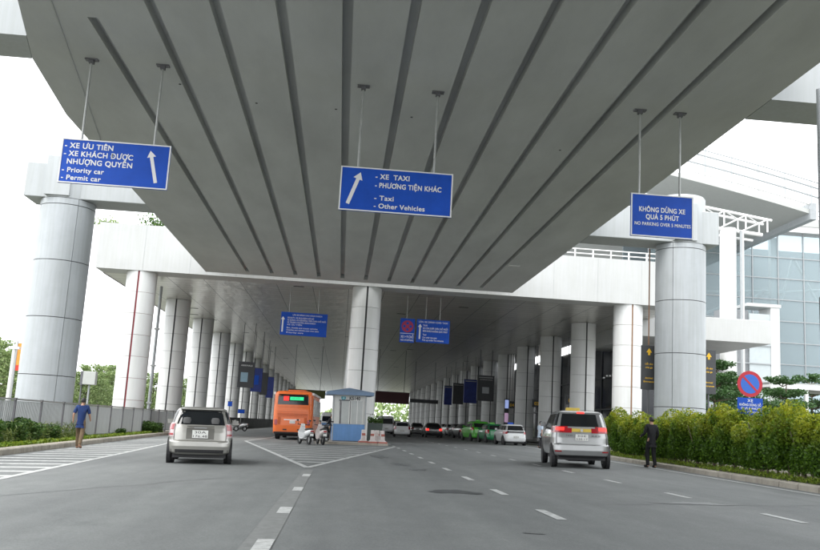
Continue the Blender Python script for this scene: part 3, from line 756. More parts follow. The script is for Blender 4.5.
# ------------------------------------------------------------------ hanging signs
def board(name, label, cat, tl, tr, bl, br, y, poles=None, top=None, group=None, m='blue', th=.07, frame='white', fw=.03, ptop=None):
    A, B, C_, D = (at_y(*p, y) for p in (tl, tr, bl, br))
    w = ((B.x - A.x) + (D.x - C_.x)) / 2; h = ((A.z - C_.z) + (B.z - D.z)) / 2
    c = (A + B + C_ + D) / 4
    t = thing(name, label, cat, (c.x, y, c.z - h / 2), group=group)
    MB().box(-w / 2, w / 2, 0, th, 0, h).build('board', M[m], t, bevel=.004)
    if frame:
        f = MB()
        f.box(-w / 2 - .004, w / 2 + .004, -.012, -.002, 0, fw); f.box(-w / 2 - .004, w / 2 + .004, -.012, -.002, h - fw, h)
        f.box(-w / 2 - .004, -w / 2 + fw, -.0115, -.002, fw, h - fw); f.box(w / 2 - fw, w / 2 + .004, -.0115, -.002, fw, h - fw)
        f.build('frame', M[frame], t)
    if poles:
        for px_ in poles:
            x = px_ - c.x; zt = top - (c.z - h / 2)
            MB().tube((x, th + .035, h * .1), (x, th + .035, zt), .028 if y < 30 else .022, n=10).build('hanger_pole', M['steel'], t)
            if y < 30:
                MB().box(x - .16, x + .16, th - .05, th + .12, zt - .035, zt - .003).box(x - .06, x + .06, th - .03, th + .1, zt - .12, zt - .035).build('flange', M['darkpole'], t)
    return t, w, h
def fl(t, w, h, s, x0, x1, yc, ch, y=-.005, m='white', bold=.022):
    """a line of lettering placed by fractions of the board"""
    return letter(t, s, -w / 2 + x0 * w, y, h * (1 - yc), ch * h, (x1 - x0) * w, m, bold=bold)
G = 'blue signs hung from the road deck'
t, w, h = board('hanging_sign', 'blue hanging sign lettered XE ƯU TIÊN with an arrow leaning left', 'sign', (63, 138), (172, 146), (57, 182), (166, 190), 21.8, (-6.96, -5.16), SOF, G)
fl(t, w, h, '- XE ƯU TIÊN', .03, .47, .15, .12, bold=.035); fl(t, w, h, '- XE KHÁCH ĐƯỢC', .03, .66, .33, .12, bold=.032)
fl(t, w, h, 'NHƯỢNG QUYỀN', .065, .66, .51, .12, bold=.032); fl(t, w, h, '- Priority car', .03, .41, .70, .11, bold=.03); fl(t, w, h, '- Permit car', .03, .39, .87, .11, bold=.03)
arrow(t, w * .39, h * .14, w * .315, h * .86, -.004, .085)
t, w, h = board('hanging_sign', 'blue hanging sign lettered XE TAXI with an arrow leaning right', 'sign', (342, 165), (453, 175), (338, 208), (451, 219), 22.05, (.02, 2.0), SOF, G)
fl(t, w, h, '- XE  TAXI', .31, .61, .18, .115, bold=.035); fl(t, w, h, '- PHƯƠNG TIỆN KHÁC', .31, .90, .38, .115, bold=.032); fl(t, w, h, '- Taxi', .31, .48, .67, .11, bold=.03); fl(t, w, h, '- Other Vehicles', .31, .76, .85, .11, bold=.03)
arrow(t, -w * .425, h * .15, -w * .325, h * .88, -.004, .095)
t, w, h = board('hanging_sign', 'blue hanging sign about no parking over five minutes', 'sign', (631, 194), (693, 196), (631, 236), (693, 239), 22.12, (7.52, 8.63), SOF, G)
fl(t, w, h, 'KHÔNG DỪNG XE', .13, .87, .36, .115, bold=.03); fl(t, w, h, 'QUÁ 5 PHÚT', .24, .77, .53, .115, bold=.03); fl(t, w, h, 'NO PARKING OVER 5 MINUTES', .06, .96, .70, .08, bold=.02)
t, w, h = board('hanging_sign', 'blue sign of many small lines and an upright arrow, hung left of the booth column', 'sign', (281, 312), (327, 314), (280, 335), (327, 337), 59.5, (at_y(290, 300, 59.5).x, at_y(319, 300, 59.5).x), SOF, 'blue signs hung from the canopy', frame=None)
for s, a, b, c in (('LÀN XE DÀNH CHO HÀNH KHÁCH', .25, .88, .11), ('XE BUÝT, XE ĐƯA ĐÓN NỘI BỘ', .14, .71, .24), ('XE KHÁCH, XE HỢP ĐỒNG TRÊN CHÍN CHỖ NGỒI', .14, .97, .34), ('XE TRUNG CHUYỂN, ĐÓN KHÁCH', .14, .75, .44), ('XE ƯU TIÊN', .14, .46, .54), ('Bus, shuttle and transit vehicles', .14, .80, .67), ('Coaches and vehicles over nine seats', .14, .83, .77), ('Priority cars', .14, .5, .88)): fl(t, w, h, s, a, b, c, .062, bold=.02)
arrow(t, -w * .455, h * .13, -w * .455, h * .80, -.004, .1)
t, w, h = board('hanging_sign', 'narrow blue sign with a round red no stopping mark, hung right of the booth column', 'sign', (400, 318), (415, 319), (400, 342), (414, 343), 59.5, (at_y(408, 300, 59.5).x,), SOF, 'blue signs hung from the canopy', frame=None)
MB().lathe([(.001, -.012), (h * .25, -.012), (h * .25, -.002)], n=28, axis='y', c=(0, 0, h * .67)).build('red_disc', mat('disc_red', (.42, .03, .10), .5), t)
dm = MB()
for a in range(4):
    an = R(45 + 90 * a) ; cx, cz = math.cos(R(90 * a)) * h * .13, math.sin(R(90 * a)) * h * .13 + h * .67
    dm.lathe([(.001, -.018), (h * .055, -.018)], n=10, axis='y', c=(cx, 0, cz))
dm.build('blue_quarter', M['blue'], t)
MB().box(-w * .5, w * .5, -.012, -.002, h * .365, h * .385).build('divider', M['white'], t)
fl(t, w, h, 'XE > 9 CHỖ', .08, .95, .76, .11); fl(t, w, h, 'NO STOPPING', .08, .95, .90, .07)
t, w, h = board('hanging_sign', 'blue sign with an arrow and two lettered blocks, rightmost under the canopy', 'sign', (417, 319), (450, 321), (416, 342), (449, 344), 59.5, (at_y(427, 300, 59.5).x, at_y(441, 300, 59.5).x), SOF, 'blue signs hung from the canopy', frame=None)
for s, a, b, c in (('LÀN XE DÀNH CHO TAXI', .06, .93, .11), ('TAXI', .19, .32, .26), ('XE CON DƯỚI CHÍN CHỖ NGỒI', .19, .94, .38), ('ĐÓN KHÁCH KHÔNG QUÁ 5 PHÚT', .19, .94, .50), ('Taxi', .19, .30, .66), ('Cars under nine seats', .19, .62, .78), ('Pick up under five minutes', .19, .83, .89)): fl(t, w, h, s, a, b, c, .075, bold=.02)
arrow(t, -w * .40, h * .14, -w * .40, h * .80, -.004, .11)

# boards on the columns and over the lanes
def hung(label, px0, py0, px1, py1, y, m, name='advert_board', cat='board', group='boards hung between the columns', th=.35, text=None, cols='white', hang=True):
    a = at_y(px0, py0, y); b = at_y(px1, py1, y)
    w, h = b.x - a.x, a.z - b.z
    t = thing(name, label, cat, ((a.x + b.x) / 2, y, b.z), group=group)
    MB().box(-w / 2, w / 2, 0, th, 0, h).build('board', M[m], t, bevel=.02)
    MB().box(-w / 2 - .03, w / 2 + .03, .02, th - .02, h, h + .06).build('frame', M['darkpole'], t)
    if hang:
        for x in (-w * .35, w * .35): MB().tube((x, th / 2, h), (x, th / 2, SOF - b.z), .03, n=6).build('hanger', M['darkpole'], t)
    for (s, x0, x1, yc, ch) in (text or []): fl(t, w, h, s, x0, x1, yc, ch, y=-.004, m=cols)
    return t, w, h
t, w, h = hung('charcoal board with a pale picture, nearest of the boards by the left columns', 239, 362, 253, 388, 84, 'charcoal', text=[('ARRIVALS', .15, .85, .12, .06)])
MB().box(-w * .32, w * .12, -.02, -.003, h * .22, h * .6).build('picture', mat('pale_print', (.30, .45, .55), .5), t)
t, w, h = hung('bright blue board, second along the left columns', 252, 368, 261, 392, 92, 'bannerblue')
MB().box(-w * .2, w * .2, -.02, -.003, h * .3, h * .7).build('picture', M['blue'], t)
hung('black board between the two blue ones by the left columns', 260.5, 373, 266.5, 395, 102, 'charcoal')
t, w, h = hung('narrow blue board beside the orange bus', 267, 377, 272.5, 398, 110, 'bannerblue')
hung('olive board hung over the lane behind the orange bus', 288, 389, 325, 399, 105, 'olive', name='lane_board', group='boards over the lanes', th=.2)
hung('dark red board hung over the lane right of the booth', 372, 391, 409, 404.5, 104, 'maroon', name='lane_board', group='boards over the lanes', th=.2, text=[('KHU VỰC ĐÓN KHÁCH', .2, .8, .35, .16)], cols='maroon')
hung('small dark sign over the lane near the far right row', 410, 399, 438, 404, 120, 'charcoal', name='lane_board', group='boards over the lanes', th=.2)
for px0, py0, px1, py1, y, m, lb in ((477.8, 375.5, 493.5, 401.5, 96, 'charcoal', 'large charcoal board with pale print, nearest along the right columns'), (464.5, 379.5, 476.5, 403.5, 106, 'bannerblue', 'dark blue board second along the right columns'), (453.5, 383.5, 463, 404.5, 116, 'charcoal', 'charcoal board third along the right columns'), (444.8, 386, 451.5, 405, 126, 'bannerblue', 'narrow dark board farthest along the right columns')):
    t, w, h = hung(lb, px0, py0, px1, py1, y, m)
    if y < 100:
        fl(t, w, h, 'INTERNATIONAL', .15, .9, .15, .05, m='steel'); MB().box(-w * .2, w * .2, -.02, -.003, h * .3, h * .55).build('picture', M['pole'], t)
    MB().box(-w * .42, w * .42, -.02, -.003, h * .92, h * .95).build('edge_strip', M['steel'], t)
# gate number boards
for px, py, y, s, lb in ((622.5, 397, 66, '01', 'gate board numbered 01 behind the hedge end'), (571, 400.5, 78, '02', 'gate board numbered 02 beside a white column'), (536.5, 403.5, 88, '03', 'gate board numbered 03 over the pedestrian'), (512, 405, 99, '04', 'small lit gate board numbered 04 by the white taxi')):
    sc = 66 / y; hw, hh = 5.6 * sc if y < 70 else 5.2 * sc, 5.2 * sc
    t, w, h = hung(lb, px - hw, py - hh, px + hw, py + hh, y, 'charcoal', name='gate_board', cat='sign', group='gate number boards', th=.15)
    letter(t, s, 0, -.005, h * .5, h * .45, None, 'yellow', center=True, bold=.03)
    MB().tube((0, .07, h), (0, .07, SOF - .02 - t.location.z), .03).build('hanger', M['darkpole'], t)
# small blue plates on the left columns
for px0, py0, px1, py1, y, lb in ((228, 401.5, 232, 406.5, 96, 'tiny blue plate on a left column above the hatchback'), (238, 409.5, 244.5, 413.5, 101, 'small blue plate above the parked motorbikes')):
    t, w, h = hung(lb, px0, py0, px1, py1, y, 'blue', name='blue_plate', cat='sign', group='small blue plates by the left columns', th=.05, hang=False)
    MB().tube((0, .08, gz(-11) - t.location.z), (0, .08, h), .03).build('pole', M['steel'], t)
p = at_y(507, 399, 95); t = thing('lit_panel', 'bright blue and pink lit advert panel between the right columns', 'screen', (p.x, 95, p.z - 1.3))
MB().box(-.24, .24, 0, .2, -1.6, 1.3).build('case', M['charcoal'], t)
MB().box(-.2, .2, -.02, -.003, .3, 1.2).build('upper_screen', mat('screen_blue', (.2, .3, .6), .4, emit=(.4, .5, .9, .25)), t)
MB().box(-.2, .2, -.02, -.003, -1.2, -.2).build('lower_screen', mat('screen_pink', (.5, .35, .45), .4, emit=(.7, .45, .7, .15)), t)
MB().box(-.3, .3, 0, .2, -p.z + 1.3 + gz(12), -1.6).build('stand', M['charcoal'], t)

# charcoal arrow boards
for px, lb in ((649, 'charcoal board with a yellow arrow left of the grey pier'), (709, 'charcoal board with a yellow arrow right of the grey pier')):
    py = 345 if px < 680 else 349.5
    a = at_y(px - 7, py, 39); b = at_y(px + 7, py + 45, 39); w, h = b.x - a.x, a.z - b.z
    t = thing('arrow_board', lb, 'sign', ((a.x + b.x) / 2, 39, b.z), group='arrow boards beside the pier')
    MB().box(-w / 2, w / 2, 0, .14, 0, h).build('board', M['charcoal'], t, bevel=.01)
    MB().tube((0, .07, -b.z + gz(a.x)), (0, .07, 0), .035).build('post', M['darkpole'], t)
    if px < 680: MB().tube((0, .07, h), (0, .07, h + 4.5), .03).build('hanger', M['brownjoint'], t)
    arrow(t, 0, h * .78, 0, h * .94, -.004, .1, 'yellow')
    for s, yc, x in (('Lối vào', .42, .24), ('nhà ga', .50, .26), ('Arrival', .74, .24), ('Entrance', .82, .14)): fl(t, w, h, s, x, 1 - x, yc, .038, m='yellow', bold=.03)

# no parking sign behind the hedge
c = at_y(750, 384, 26.5)
t = thing('no_parking_sign', 'round red and blue no parking sign with a blue plate above the hedge', 'sign', (c.x, 26.5, gz(c.x)))
z = c.z - gz(c.x); rd = .40
MB().tube((0, .05, 0), (0, .05, z + .2), .03).build('post', M['steel'], t)
MB().lathe([(.001, 0), (rd, 0), (rd, .02), (.001, .02)], n=40, axis='y', c=(0, 0, z)).build('disc', mat('sign_red', (.55, .01, .03), .4, var=.04), t)
MB().lathe([(.001, -.006), (rd * .74, -.006), (rd * .74, -.001)], n=40, axis='y', c=(0, 0, z)).build('blue_field', mat('sign_bright_blue', (.02, .14, .62), .4, var=.04), t)
m_ = Matrix.Translation((0, 0, z)) @ Matrix.Rotation(R(45), 4, 'Y')
MB().box(-rd * .8, rd * .8, -.012, -.007, -.032, .032, m_).build('slash', bpy.data.materials['sign_red'], t)
MB().box(-.40, .40, 0, .02, z - .94, z - .43).build('plate', M['blue'], t)
for s, zz, hh, ww in (('XE', .51, .09, .17), ('KHÔNG DỪNG ĐỖ', .64, .075, .68), ('QUÁ 5 PHÚT', .75, .07, .58), ('NO PARKING', .86, .06, .52)):
    letter(t, s, -ww / 2, -.004, z - zz, hh, ww, bold=.02)

# ------------------------------------------------------------------ booth on its island
isl = thing('traffic_island', 'raised concrete island carrying the blue booth and the column', 'island'); isl['kind'] = 'structure'
IP = [(-1.25, 49.6), (-.9, 49.1), (2.2, 48.9), (2.75, 49.4), (3.0, 60), (3.0, 240), (-1.3, 240), (-1.3, 60)]
MB().add([(x, y, gz(x) + .12) for x, y in IP] + [(x, y, gz(x) - .1) for x, y in IP], [tuple(range(8))] + [(i, (i + 1) % 8, (i + 1) % 8 + 8, i + 8) for i in range(8)]).build('slab', M['kerb'], isl)
bp = at_g(348, 440.4, .12); BX, BY = bp.x, bp.y
BY = 51.2; BX = at_y(348.3, 440, BY).x
t = thing('guard_booth', 'small white and blue booth with a low blue hipped roof on the island', 'booth', (BX, BY, gz(BX) + .12), R(3), tilt=True)
W2 = .93
MB().box(-W2, W2, .02, 1.9, .05, .98).build('lower_panel', M['boothblue'], t)
MB().box(-W2 + .02, W2 - .02, .04, 1.88, 0, .05).build('base', M['darkpole'], t)
MB().box(-W2, W2, .04, 1.88, .98, 2.62).build('upper_wall', M['booth'], t)
for x0, x1 in ((-.52, .05), (.12, .42), (.46, .74)):
    MB().box(x0, x1, .0, .035, 1.02, 2.3).build('window', M['glassmid'] if x0 < .1 and x0 > -.1 else mat('booth_glass', (.40, .42, .41), .2, var=.1), t)
for x in (-.6, -.02, .09, .44, .76): MB().box(x - .025, x + .025, -.01, .03, .98, 2.32).build('window_frame', M['booth'], t)
MB().box(-.60, -.47, -.004, .034, 1.0, 2.30).build('dark_gap', M['glassdark'], t)
MB().box(.02, .07, -.004, .034, 1.0, 2.3).build('dark_gap', M['glassdark'], t)
MB().box(-.62, .0, -.02, .03, 2.3, 2.36).build('window_head', M['darkpole'], t)
for x in (-W2, W2): MB().box(x - .03, x + .03, -.005, .05, .05, 2.62).build('corner_post', M['pole'], t)
MB().box(W2 + .0, W2 + .03, .3, 1.6, 1.1, 2.3).build('side_window', M['glassmid'], t)
MB().box(-W2 - .42, W2 + .42, -.42, 2.32, 2.62, 2.80).build('roof_fascia', M['boothroof'], t)
MB().add([(-W2 - .42, -.42, 2.8), (W2 + .42, -.42, 2.8), (W2 + .42, 2.32, 2.8), (-W2 - .42, 2.32, 2.8), (0, .95, 3.08)], [(0, 1, 4), (1, 2, 4), (2, 3, 4), (3, 0, 4)]).build('hipped_roof', M['boothroof'], t)
letter(t, 'KS140', -.02, .034, 2.46, .20, .60, 'black', bold=.035)
MB().prism([(-.50, 2.54), (-.24, 2.54), (-.24, 2.42), (-.37, 2.30), (-.50, 2.42)], .028, .036).build('emblem', mat('teal', (.02, .30, .38), .5), t)
MB().lathe([(.001, .02), (.07, .02), (.07, .03)], n=14, axis='y', c=(-.37, 0, 2.45)).build('emblem_disc', mat('pale_teal', (.35, .62, .66), .5), t)

# plastic barriers, bin and low cabinet by the booth
M['pinkwhite'] = mat('barrier_white', (.66, .60, .58), .6, var=.15, scale=6)
M['barred'] = mat('barrier_red', (.42, .13, .10), .6, var=.2)
bx0 = at_y(374, 445, 49.6).x
for i, (dx, dy, a, lb) in enumerate(((-.62, -.1, .1, 'leftmost white and red plastic barrier standing at the booth corner'), (-.12, -.35, -.15, 'middle white and red plastic barrier beside the booth'), (.42, -.12, .3, 'rightmost white and red plastic barrier on the island corner'), (.15, .35, 1.4, 'white plastic barrier tucked behind the other three'))):
    t = thing('traffic_barrier', lb, 'barrier', (bx0 + dx, 49.45 + dy, gz(bx0) + (.12 if i in (0, 3) or True else 0)), a, group='plastic barriers by the booth', tilt=True)
    MB().prism([(-.30, 0), (.30, 0), (.26, .12), (.14, .2), (.10, .82), (-.10, .82), (-.14, .2), (-.26, .12)], -.14, .14).build('body', M['pinkwhite'], t, bevel=.02)
    t.scale = (.85, .85, .85); MB().box(-.31, .31, -.16, .16, .0, .10).build('foot', M['barred'], t)
    MB().box(-.115, .115, -.146, .146, .45, .6).build('band', M['barred'], t)
q_ = at_y(375, 430, 53.5)
t = thing('planter_box', 'dark grey green planter box behind the barriers right of the booth', 'planter', (q_.x, 53.5, gz(q_.x) + .12))
MB().box(-.45, .45, 0, .6, 0, 1.1).build('box', mat('grey_green', (.09, .11, .095), .7), t, bevel=.02)
leaf_obj('foliage', [(rnd.uniform(-.45, .45), rnd.uniform(0, .6), 1.1 + abs(rnd.gauss(0, .18))) for _ in range(500)], .06, 'shrub', t)

# ------------------------------------------------------------------ vehicles
def sgnpow(v, p): return math.copysign(abs(v) ** p, v)
class Car:
    """body given by plan outlines at several heights: (z, y_rear, y_front, half width, squareness)"""
    def __init__(s, keys, N=56, steps=34):
        s.k = np.array(keys, float); s.N = N; s.steps = steps
    def at(s, z, t):
        k = s.k; yr, yf, w, n = (np.interp(z, k[:, 0], k[:, i]) for i in range(1, 5))
        x = w * sgnpow(math.cos(t), 2 / n); y = (yr + yf) / 2 + (yf - yr) / 2 * sgnpow(math.sin(t), 2 / n)
        return Vector((x, y, z))
    def nrm(s, z, t):
        e = .004; a = s.at(z, t + e) - s.at(z, t - e); b = s.at(z + e, t) - s.at(z - e, t); v = a.cross(b)
        return v.normalized() if v.length > 1e-12 else Vector((0, 0, 1))
    def n(s, z): return float(np.interp(z, s.k[:, 0], s.k[:, 4])) / 2
    def tx(s, f, z=1): return -math.acos(max(-1, min(1, sgnpow(f, s.n(z)))))      # rear face, f = x / half width
    def ty(s, f, side, z=1):                                                       # side face, f = -1 rear .. 1 front
        a = math.asin(max(-1, min(1, sgnpow(f, s.n(z))))); return a if side > 0 else math.pi - a
    def body(s, mb):
        zs = np.unique(np.concatenate([s.k[:, 0], np.linspace(s.k[0, 0], s.k[-1, 0], s.steps)]))
        N = s.N; vs = [s.at(z, 2 * math.pi * i / N + .001) for z in zs for i in range(N)]; fs = []
        for j in range(len(zs) - 1):
            for i in range(N): fs.append((j * N + i, j * N + (i + 1) % N, (j + 1) * N + (i + 1) % N, (j + 1) * N + i))
        fs.append(tuple(range(N - 1, -1, -1))); fs.append(tuple((len(zs) - 1) * N + i for i in range(N)))
        return mb.add(vs, fs)
    def patch(s, t0, t1, z0, z1, off=.008, nt=12, nz=5, deep=.02, shape=None):
        vs = []; n = (nt + 1) * (nz + 1)
        for o in (off, -deep):
            for j in range(nz + 1):
                v = j / nz
                for i in range(nt + 1):
                    u = i / nt; z = z0 + (z1 - z0) * v; a, b = t0, t1
                    if shape: a, b, z = shape(u, v, t0, t1, z0, z1)
                    tt = a + (b - a) * u; vs.append(s.at(z, tt) + s.nrm(z, tt) * o)
        fs = []
        for L in (0, n):
            for j in range(nz):
                for i in range(nt):
                    q = L + j * (nt + 1) + i; fs.append((q, q + 1, q + nt + 2, q + nt + 1))
        bd = [i for i in range(nt + 1)] + [(j + 1) * (nt + 1) - 1 for j in range(1, nz + 1)] + [nz * (nt + 1) + i for i in range(nt - 1, -1, -1)] + [j * (nt + 1) for j in range(nz - 1, 0, -1)]
        for a, b in zip(bd, bd[1:] + bd[:1]): fs.append((a, b, b + n, a + n))
        return MB().add(vs, fs)
    def rear(s, x0, x1, z0, z1, **kw):
        n0 = kw.pop('lin', True)
        def sh(u, v, t0, t1, a, b):
            f = x0 + (x1 - x0) * u; z = a + (b - a) * v; t = s.tx(f, z); return t, t, z
        return s.patch(0, 0, z0, z1, shape=sh, **kw)
    def sidep(s, f0, f1, z0, z1, side, lean0=0, lean1=0, **kw):
        def sh(u, v, t0, t1, a, b):
            f = (f0 + lean0 * v) * (1 - u) + (f1 + lean1 * v) * u; z = a + (b - a) * v; t = s.ty(f, side, z); return t, t, z
        return s.patch(0, 0, z0, z1, shape=sh, **kw)
def wheels(t, pos, r=.31, w=.2):
    me = MB().lathe([(r * .62, -w / 2), (r * .93, -w / 2), (r, -w * .34), (r, w * .34), (r * .93, w / 2), (r * .62, w / 2)], n=28, axis='x', closed=True).mesh('wheel', M['rubber'], .5)
    rm_ = MB().lathe([(.001, w * .3), (r * .25, w * .34), (r * .5, w * .2), (r * .63, w * .44), (r * .63, -w * .44), (.001, -w * .3)], n=20, axis='x').mesh('rim', M['rim'], .5)
    for x, y in pos:
        o = link('wheel', me, t, (x, y, r)); o2 = link('rim', rm_, o)
        if x < 0: o2.rotation_euler = (0, 0, math.pi)
def mirror(t, x, y, z, m):
    s = 1 if x > 0 else -1
    MB().add([(x, y, z), (x + s * .2, y - .02, z + .01), (x + s * .21, y - .02, z + .15), (x + s * .02, y, z + .16), (x, y + .12, z), (x + s * .17, y + .1, z + .01), (x + s * .18, y + .1, z + .14), (x + s * .02, y + .12, z + .15)],
             [(0, 1, 2, 3), (7, 6, 5, 4), (0, 4, 5, 1), (1, 5, 6, 2), (2, 6, 7, 3), (3, 7, 4, 0)]).build('mirror', m, t, bevel=.02)
def plate(t, x0, x1, z0, z1, y, lines, tilt=0):
    o = MB().box(x0, x1, y, y + .02, z0, z1).build('number_plate', M['plate'], t)
    n = len(lines); hh = (z1 - z0) / n
    for i, s in enumerate(lines):
        w = (x1 - x0) * (.72 if i == 0 and n > 1 else .88); letter(o, s, (x0 + x1) / 2 - w / 2, y - .003, z1 - hh * (i + .5), hh * .62, w, 'black')
    return o
def square(keys): return [(z, yr, yf, w, n * 1.75) for z, yr, yf, w, n in keys]
def vehicle(name, label, cat, px, py, keys, paint, rz=0, group=None, L=3.8, lamps=(.62, .98, .6, .9), lens='red_lens', win=(.98, 1.32, .78), sidewin=True, wr=.30, plate_z=(.66, .84), wy=None, plates=('30A', '176.48'), loc=None, swin=None):
    p = at_g(px, py) if loc is None else Vector(loc)
    t = thing(name, label, cat, (p.x, p.y, gz(p.x)), rz, group, tilt=True)
    c = Car(square(keys), N=96); mb = MB(); c.body(mb); mb.build('body', M[paint], t, smooth=.9)
    W = max(k[3] for k in keys); yf = max(k[2] for k in keys)
    c.rear(-win[2], win[2], win[0], win[1], off=.006).build('rear_window', M['glassdark'], t, smooth=.8)
    ztop = win[1]
    if sidewin:
        for s in (-1, 1):
            for f0, f1, l0, l1 in ((-.90, -.55, 0, .02), (-.51, .02, 0, 0), (.07, .86, 0, -.04)):
                c.sidep(f0, f1, (swin or win[0]) + .02, ztop - .01, s, l0, l1, off=.005, nt=8, nz=3).build('side_window', M['glassdark'], t, smooth=.8)
    for s in (-1, 1):
        x0, x1 = (lamps[2], lamps[3]) if s > 0 else (-lamps[3], -lamps[2])
        c.rear(x0, x1, lamps[0], lamps[1], off=.014, nt=10).build('tail_light', M[lens], t, smooth=.8)
    wy = wy or (.62, yf - .75)
    for s in (-1, 1):
        for y in wy:
            MB().lathe([(.001, 0), (wr * 1.2, 0), (wr * 1.2, -.1), (.001, -.1)], n=24, axis='x', c=(0, 0, 0)).build('wheel_arch', M['plastic'], t, (s * (W + .004) + (0 if s > 0 else .1), y, wr + .03))
    wheels(t, [(s * (W - .092), y) for s in (-1, 1) for y in wy], wr)
    zb = keys[0][0]
    MB().box(-W * .82, W * .82, .25, yf - .3, zb - .09, zb + .02).build('underbody', M['plastic'], t)
    yb = c.at(plate_z[0], -math.pi / 2).y; yb2 = c.at(plate_z[1], -math.pi / 2).y
    plate(t, -.2, .2, plate_z[0], plate_z[1], min(yb, yb2) - .03, plates)
    for s in (-1, 1): mirror(t, s * (W - .05), yf * .63, win[0] - .02, M[paint] if paint != 'tan' else M[paint])
    return t, c
HATCH = [(0.24, 0.1, 3.42, 0.72, 3.9), (0.3, 0.03, 3.5, 0.79, 4.29), (0.45, -0.005, 3.56, 0.81, 4.29), (0.57, 0.0, 3.56, 0.82, 3.9), (0.6, 0.045, 3.54, 0.82, 3.9), (0.8, 0.07, 3.48, 0.825, 3.59), (0.93, 0.1, 3.3, 0.81, 3.43), (0.99, 0.13, 2.85, 0.79, 3.59), (1.2, 0.26, 2.5, 0.72, 3.59), (1.34, 0.36, 2.26, 0.665, 3.59), (1.41, 0.44, 2.05, 0.62, 3.43), (1.45, 0.58, 1.75, 0.53, 3.12), (1.465, 0.8, 1.5, 0.4, 2.34)]
t, c = vehicle('hatchback', 'pale gold small hatchback driving away in the left lane', 'car', 198, 464.4, HATCH, 'tan', rz=R(7), lamps=(.68, 1.03, .80, .985), lens='clear_lens', win=(1.0, 1.36, .90), plate_z=(.66, .86), plates=('30A', '176.48'), wr=.285)
for s in (-1, 1):
    x0, x1 = (.82, .95) if s > 0 else (-.95, -.82)
    c.rear(x0, x1, .86, 1.0, off=.022, nt=6).build('lamp_lens', M['red_lens'], t, smooth=.8); c.rear(x0, x1, .72, .77, off=.022, nt=6).build('lamp_lens', M['red_lens'], t, smooth=.8)
M['recess'] = mat('tailgate_recess', (.16, .155, .14), .35, metal=.5, coat=.5)
c.rear(-.43, .43, .63, .97, off=.003).build('plate_recess', M['recess'], t, smooth=.8)
c.rear(-.90, .90, .29, .37, off=.006).build('bumper_grille', M['plastic'], t, smooth=.8)
c.rear(-.93, .93, .585, .60, off=.012).build('bumper_ledge', M['tan'], t, smooth=.8)
c.rear(-.2, .2, .90, .94, off=.014).build('chrome_bar', M['rim'], t)
for s in (-1, 1):
    c.rear(s * .80 - .008, s * .80 + .008, .61, .99, off=.006, nt=2).build('shut_line', M['plastic'], t)
    for f0, f1 in ((-.535, -.527), (.04, .048)): c.sidep(f0, f1, .42, .98, s, off=.004, nt=2).build('shut_line', M['plastic'], t)
    c.sidep(-.28, -.2, .84, .87, s, off=.02, nt=3).build('handle', M['tan'], t)
MB().tube((-.02, .16, 1.01), (.48, .2, 1.06), .009).build('wiper', M['plastic'], t)
MB().box(-.55, .55, .33, .5, 1.385, 1.42).build('roof_spoiler', M['tan'], t, bevel=.012)
for s in (-1, 1):
    MB().lathe([(.001, .16), (.08, .15), (.11, .1), (.12, 0)], n=14).build('headrest', mat('seat_cloth', (.10, .10, .10), .9), t, (s * .36, .235, 1.03), smooth=1)

INNOVA = [(.34, .10, 4.45, .80, 5), (.40, .03, 4.55, .88, 5.5), (.55, -.01, 4.62, .915, 5.5), (.72, .0, 4.64, .92, 5), (.75, .05, 4.62, .918, 5), (.95, .07, 4.58, .915, 4.8), (1.04, .09, 4.4, .905, 4.6), (1.10, .11, 3.95, .895, 4.6), (1.30, .16, 3.65, .865, 4.6), (1.55, .30, 3.2, .80, 4.8), (1.70, .38, 2.9, .75, 4.8), (1.765, .46, 2.7, .715, 4.6), (1.80, .62, 2.4, .64, 4), (1.815, .9, 2.1, .45, 3)]
t, c = vehicle('taxi', 'silver people carrier taxi with gold strip and lit brake lamps', 'car', 582, 468.6, INNOVA, 'silver', rz=R(-8), lamps=(1.10, 1.30, .50, .995), win=(1.30, 1.70, .90), swin=1.12, plate_z=(.86, 1.06), plates=('30E', '520.17'), wr=.335)
c.rear(-.5, .5, 1.13, 1.235, off=.012).build('gold_strip', M['gold'], t, smooth=.8)
for s in (-1, 1): c.rear(*((.35, .5) if s > 0 else (-.5, -.35)), 1.10, 1.25, off=.016, nt=5).build('tail_light', M['red_lens'], t, smooth=.8)
for s in (-1, 1):
    x0, x1 = (.62, .90) if s > 0 else (-.90, -.62)
    c.rear(x0, x1, 1.17, 1.27, off=.02, nt=6).build('lamp_lens', M['lit_red'], t, smooth=.8)
c.rear(-.92, .92, .715, .735, off=.012).build('bumper_ledge', M['silver'], t, smooth=.8)
c.rear(-.86, .86, .34, .40, off=.006).build('bumper_valance', M['plastic'], t, smooth=.8)
for s in (-1, 1): c.rear(*((.70, .92) if s > 0 else (-.92, -.70)), .50, .54, off=.01, nt=4).build('reflector', M['red_lens'], t)
for s in (-1, 1):
    c.rear(s * .86 - .008, s * .86 + .008, .74, 1.10, off=.006, nt=2).build('shut_line', M['plastic'], t)
    for f0, f1 in ((-.535, -.527), (.04, .048)): c.sidep(f0, f1, .48, 1.1, s, off=.004, nt=2).build('shut_line', M['plastic'], t)
    for f0 in (-.44, .10): c.sidep(f0, f0 + .09, .97, 1.0, s, off=.025, nt=3).build('handle', M['silver'], t)
    c.rear(s * .91 - .02, s * .91 + .02, 1.32, 1.72, off=.008, nt=3).build('window_pillar', M['glassdark'], t)
MB().tube((-.05, .17, 1.30), (.45, .2, 1.36), .01).build('wiper', M['plastic'], t)
MB().box(-.12, .12, .39, .45, 1.715, 1.775).build('brake_light', M['lit_red'], t, bevel=.01)
MB().box(-.36, .10, 1.3, 1.5, 1.81, 1.92).build('roof_sign', M['gold'], t, bevel=.02)
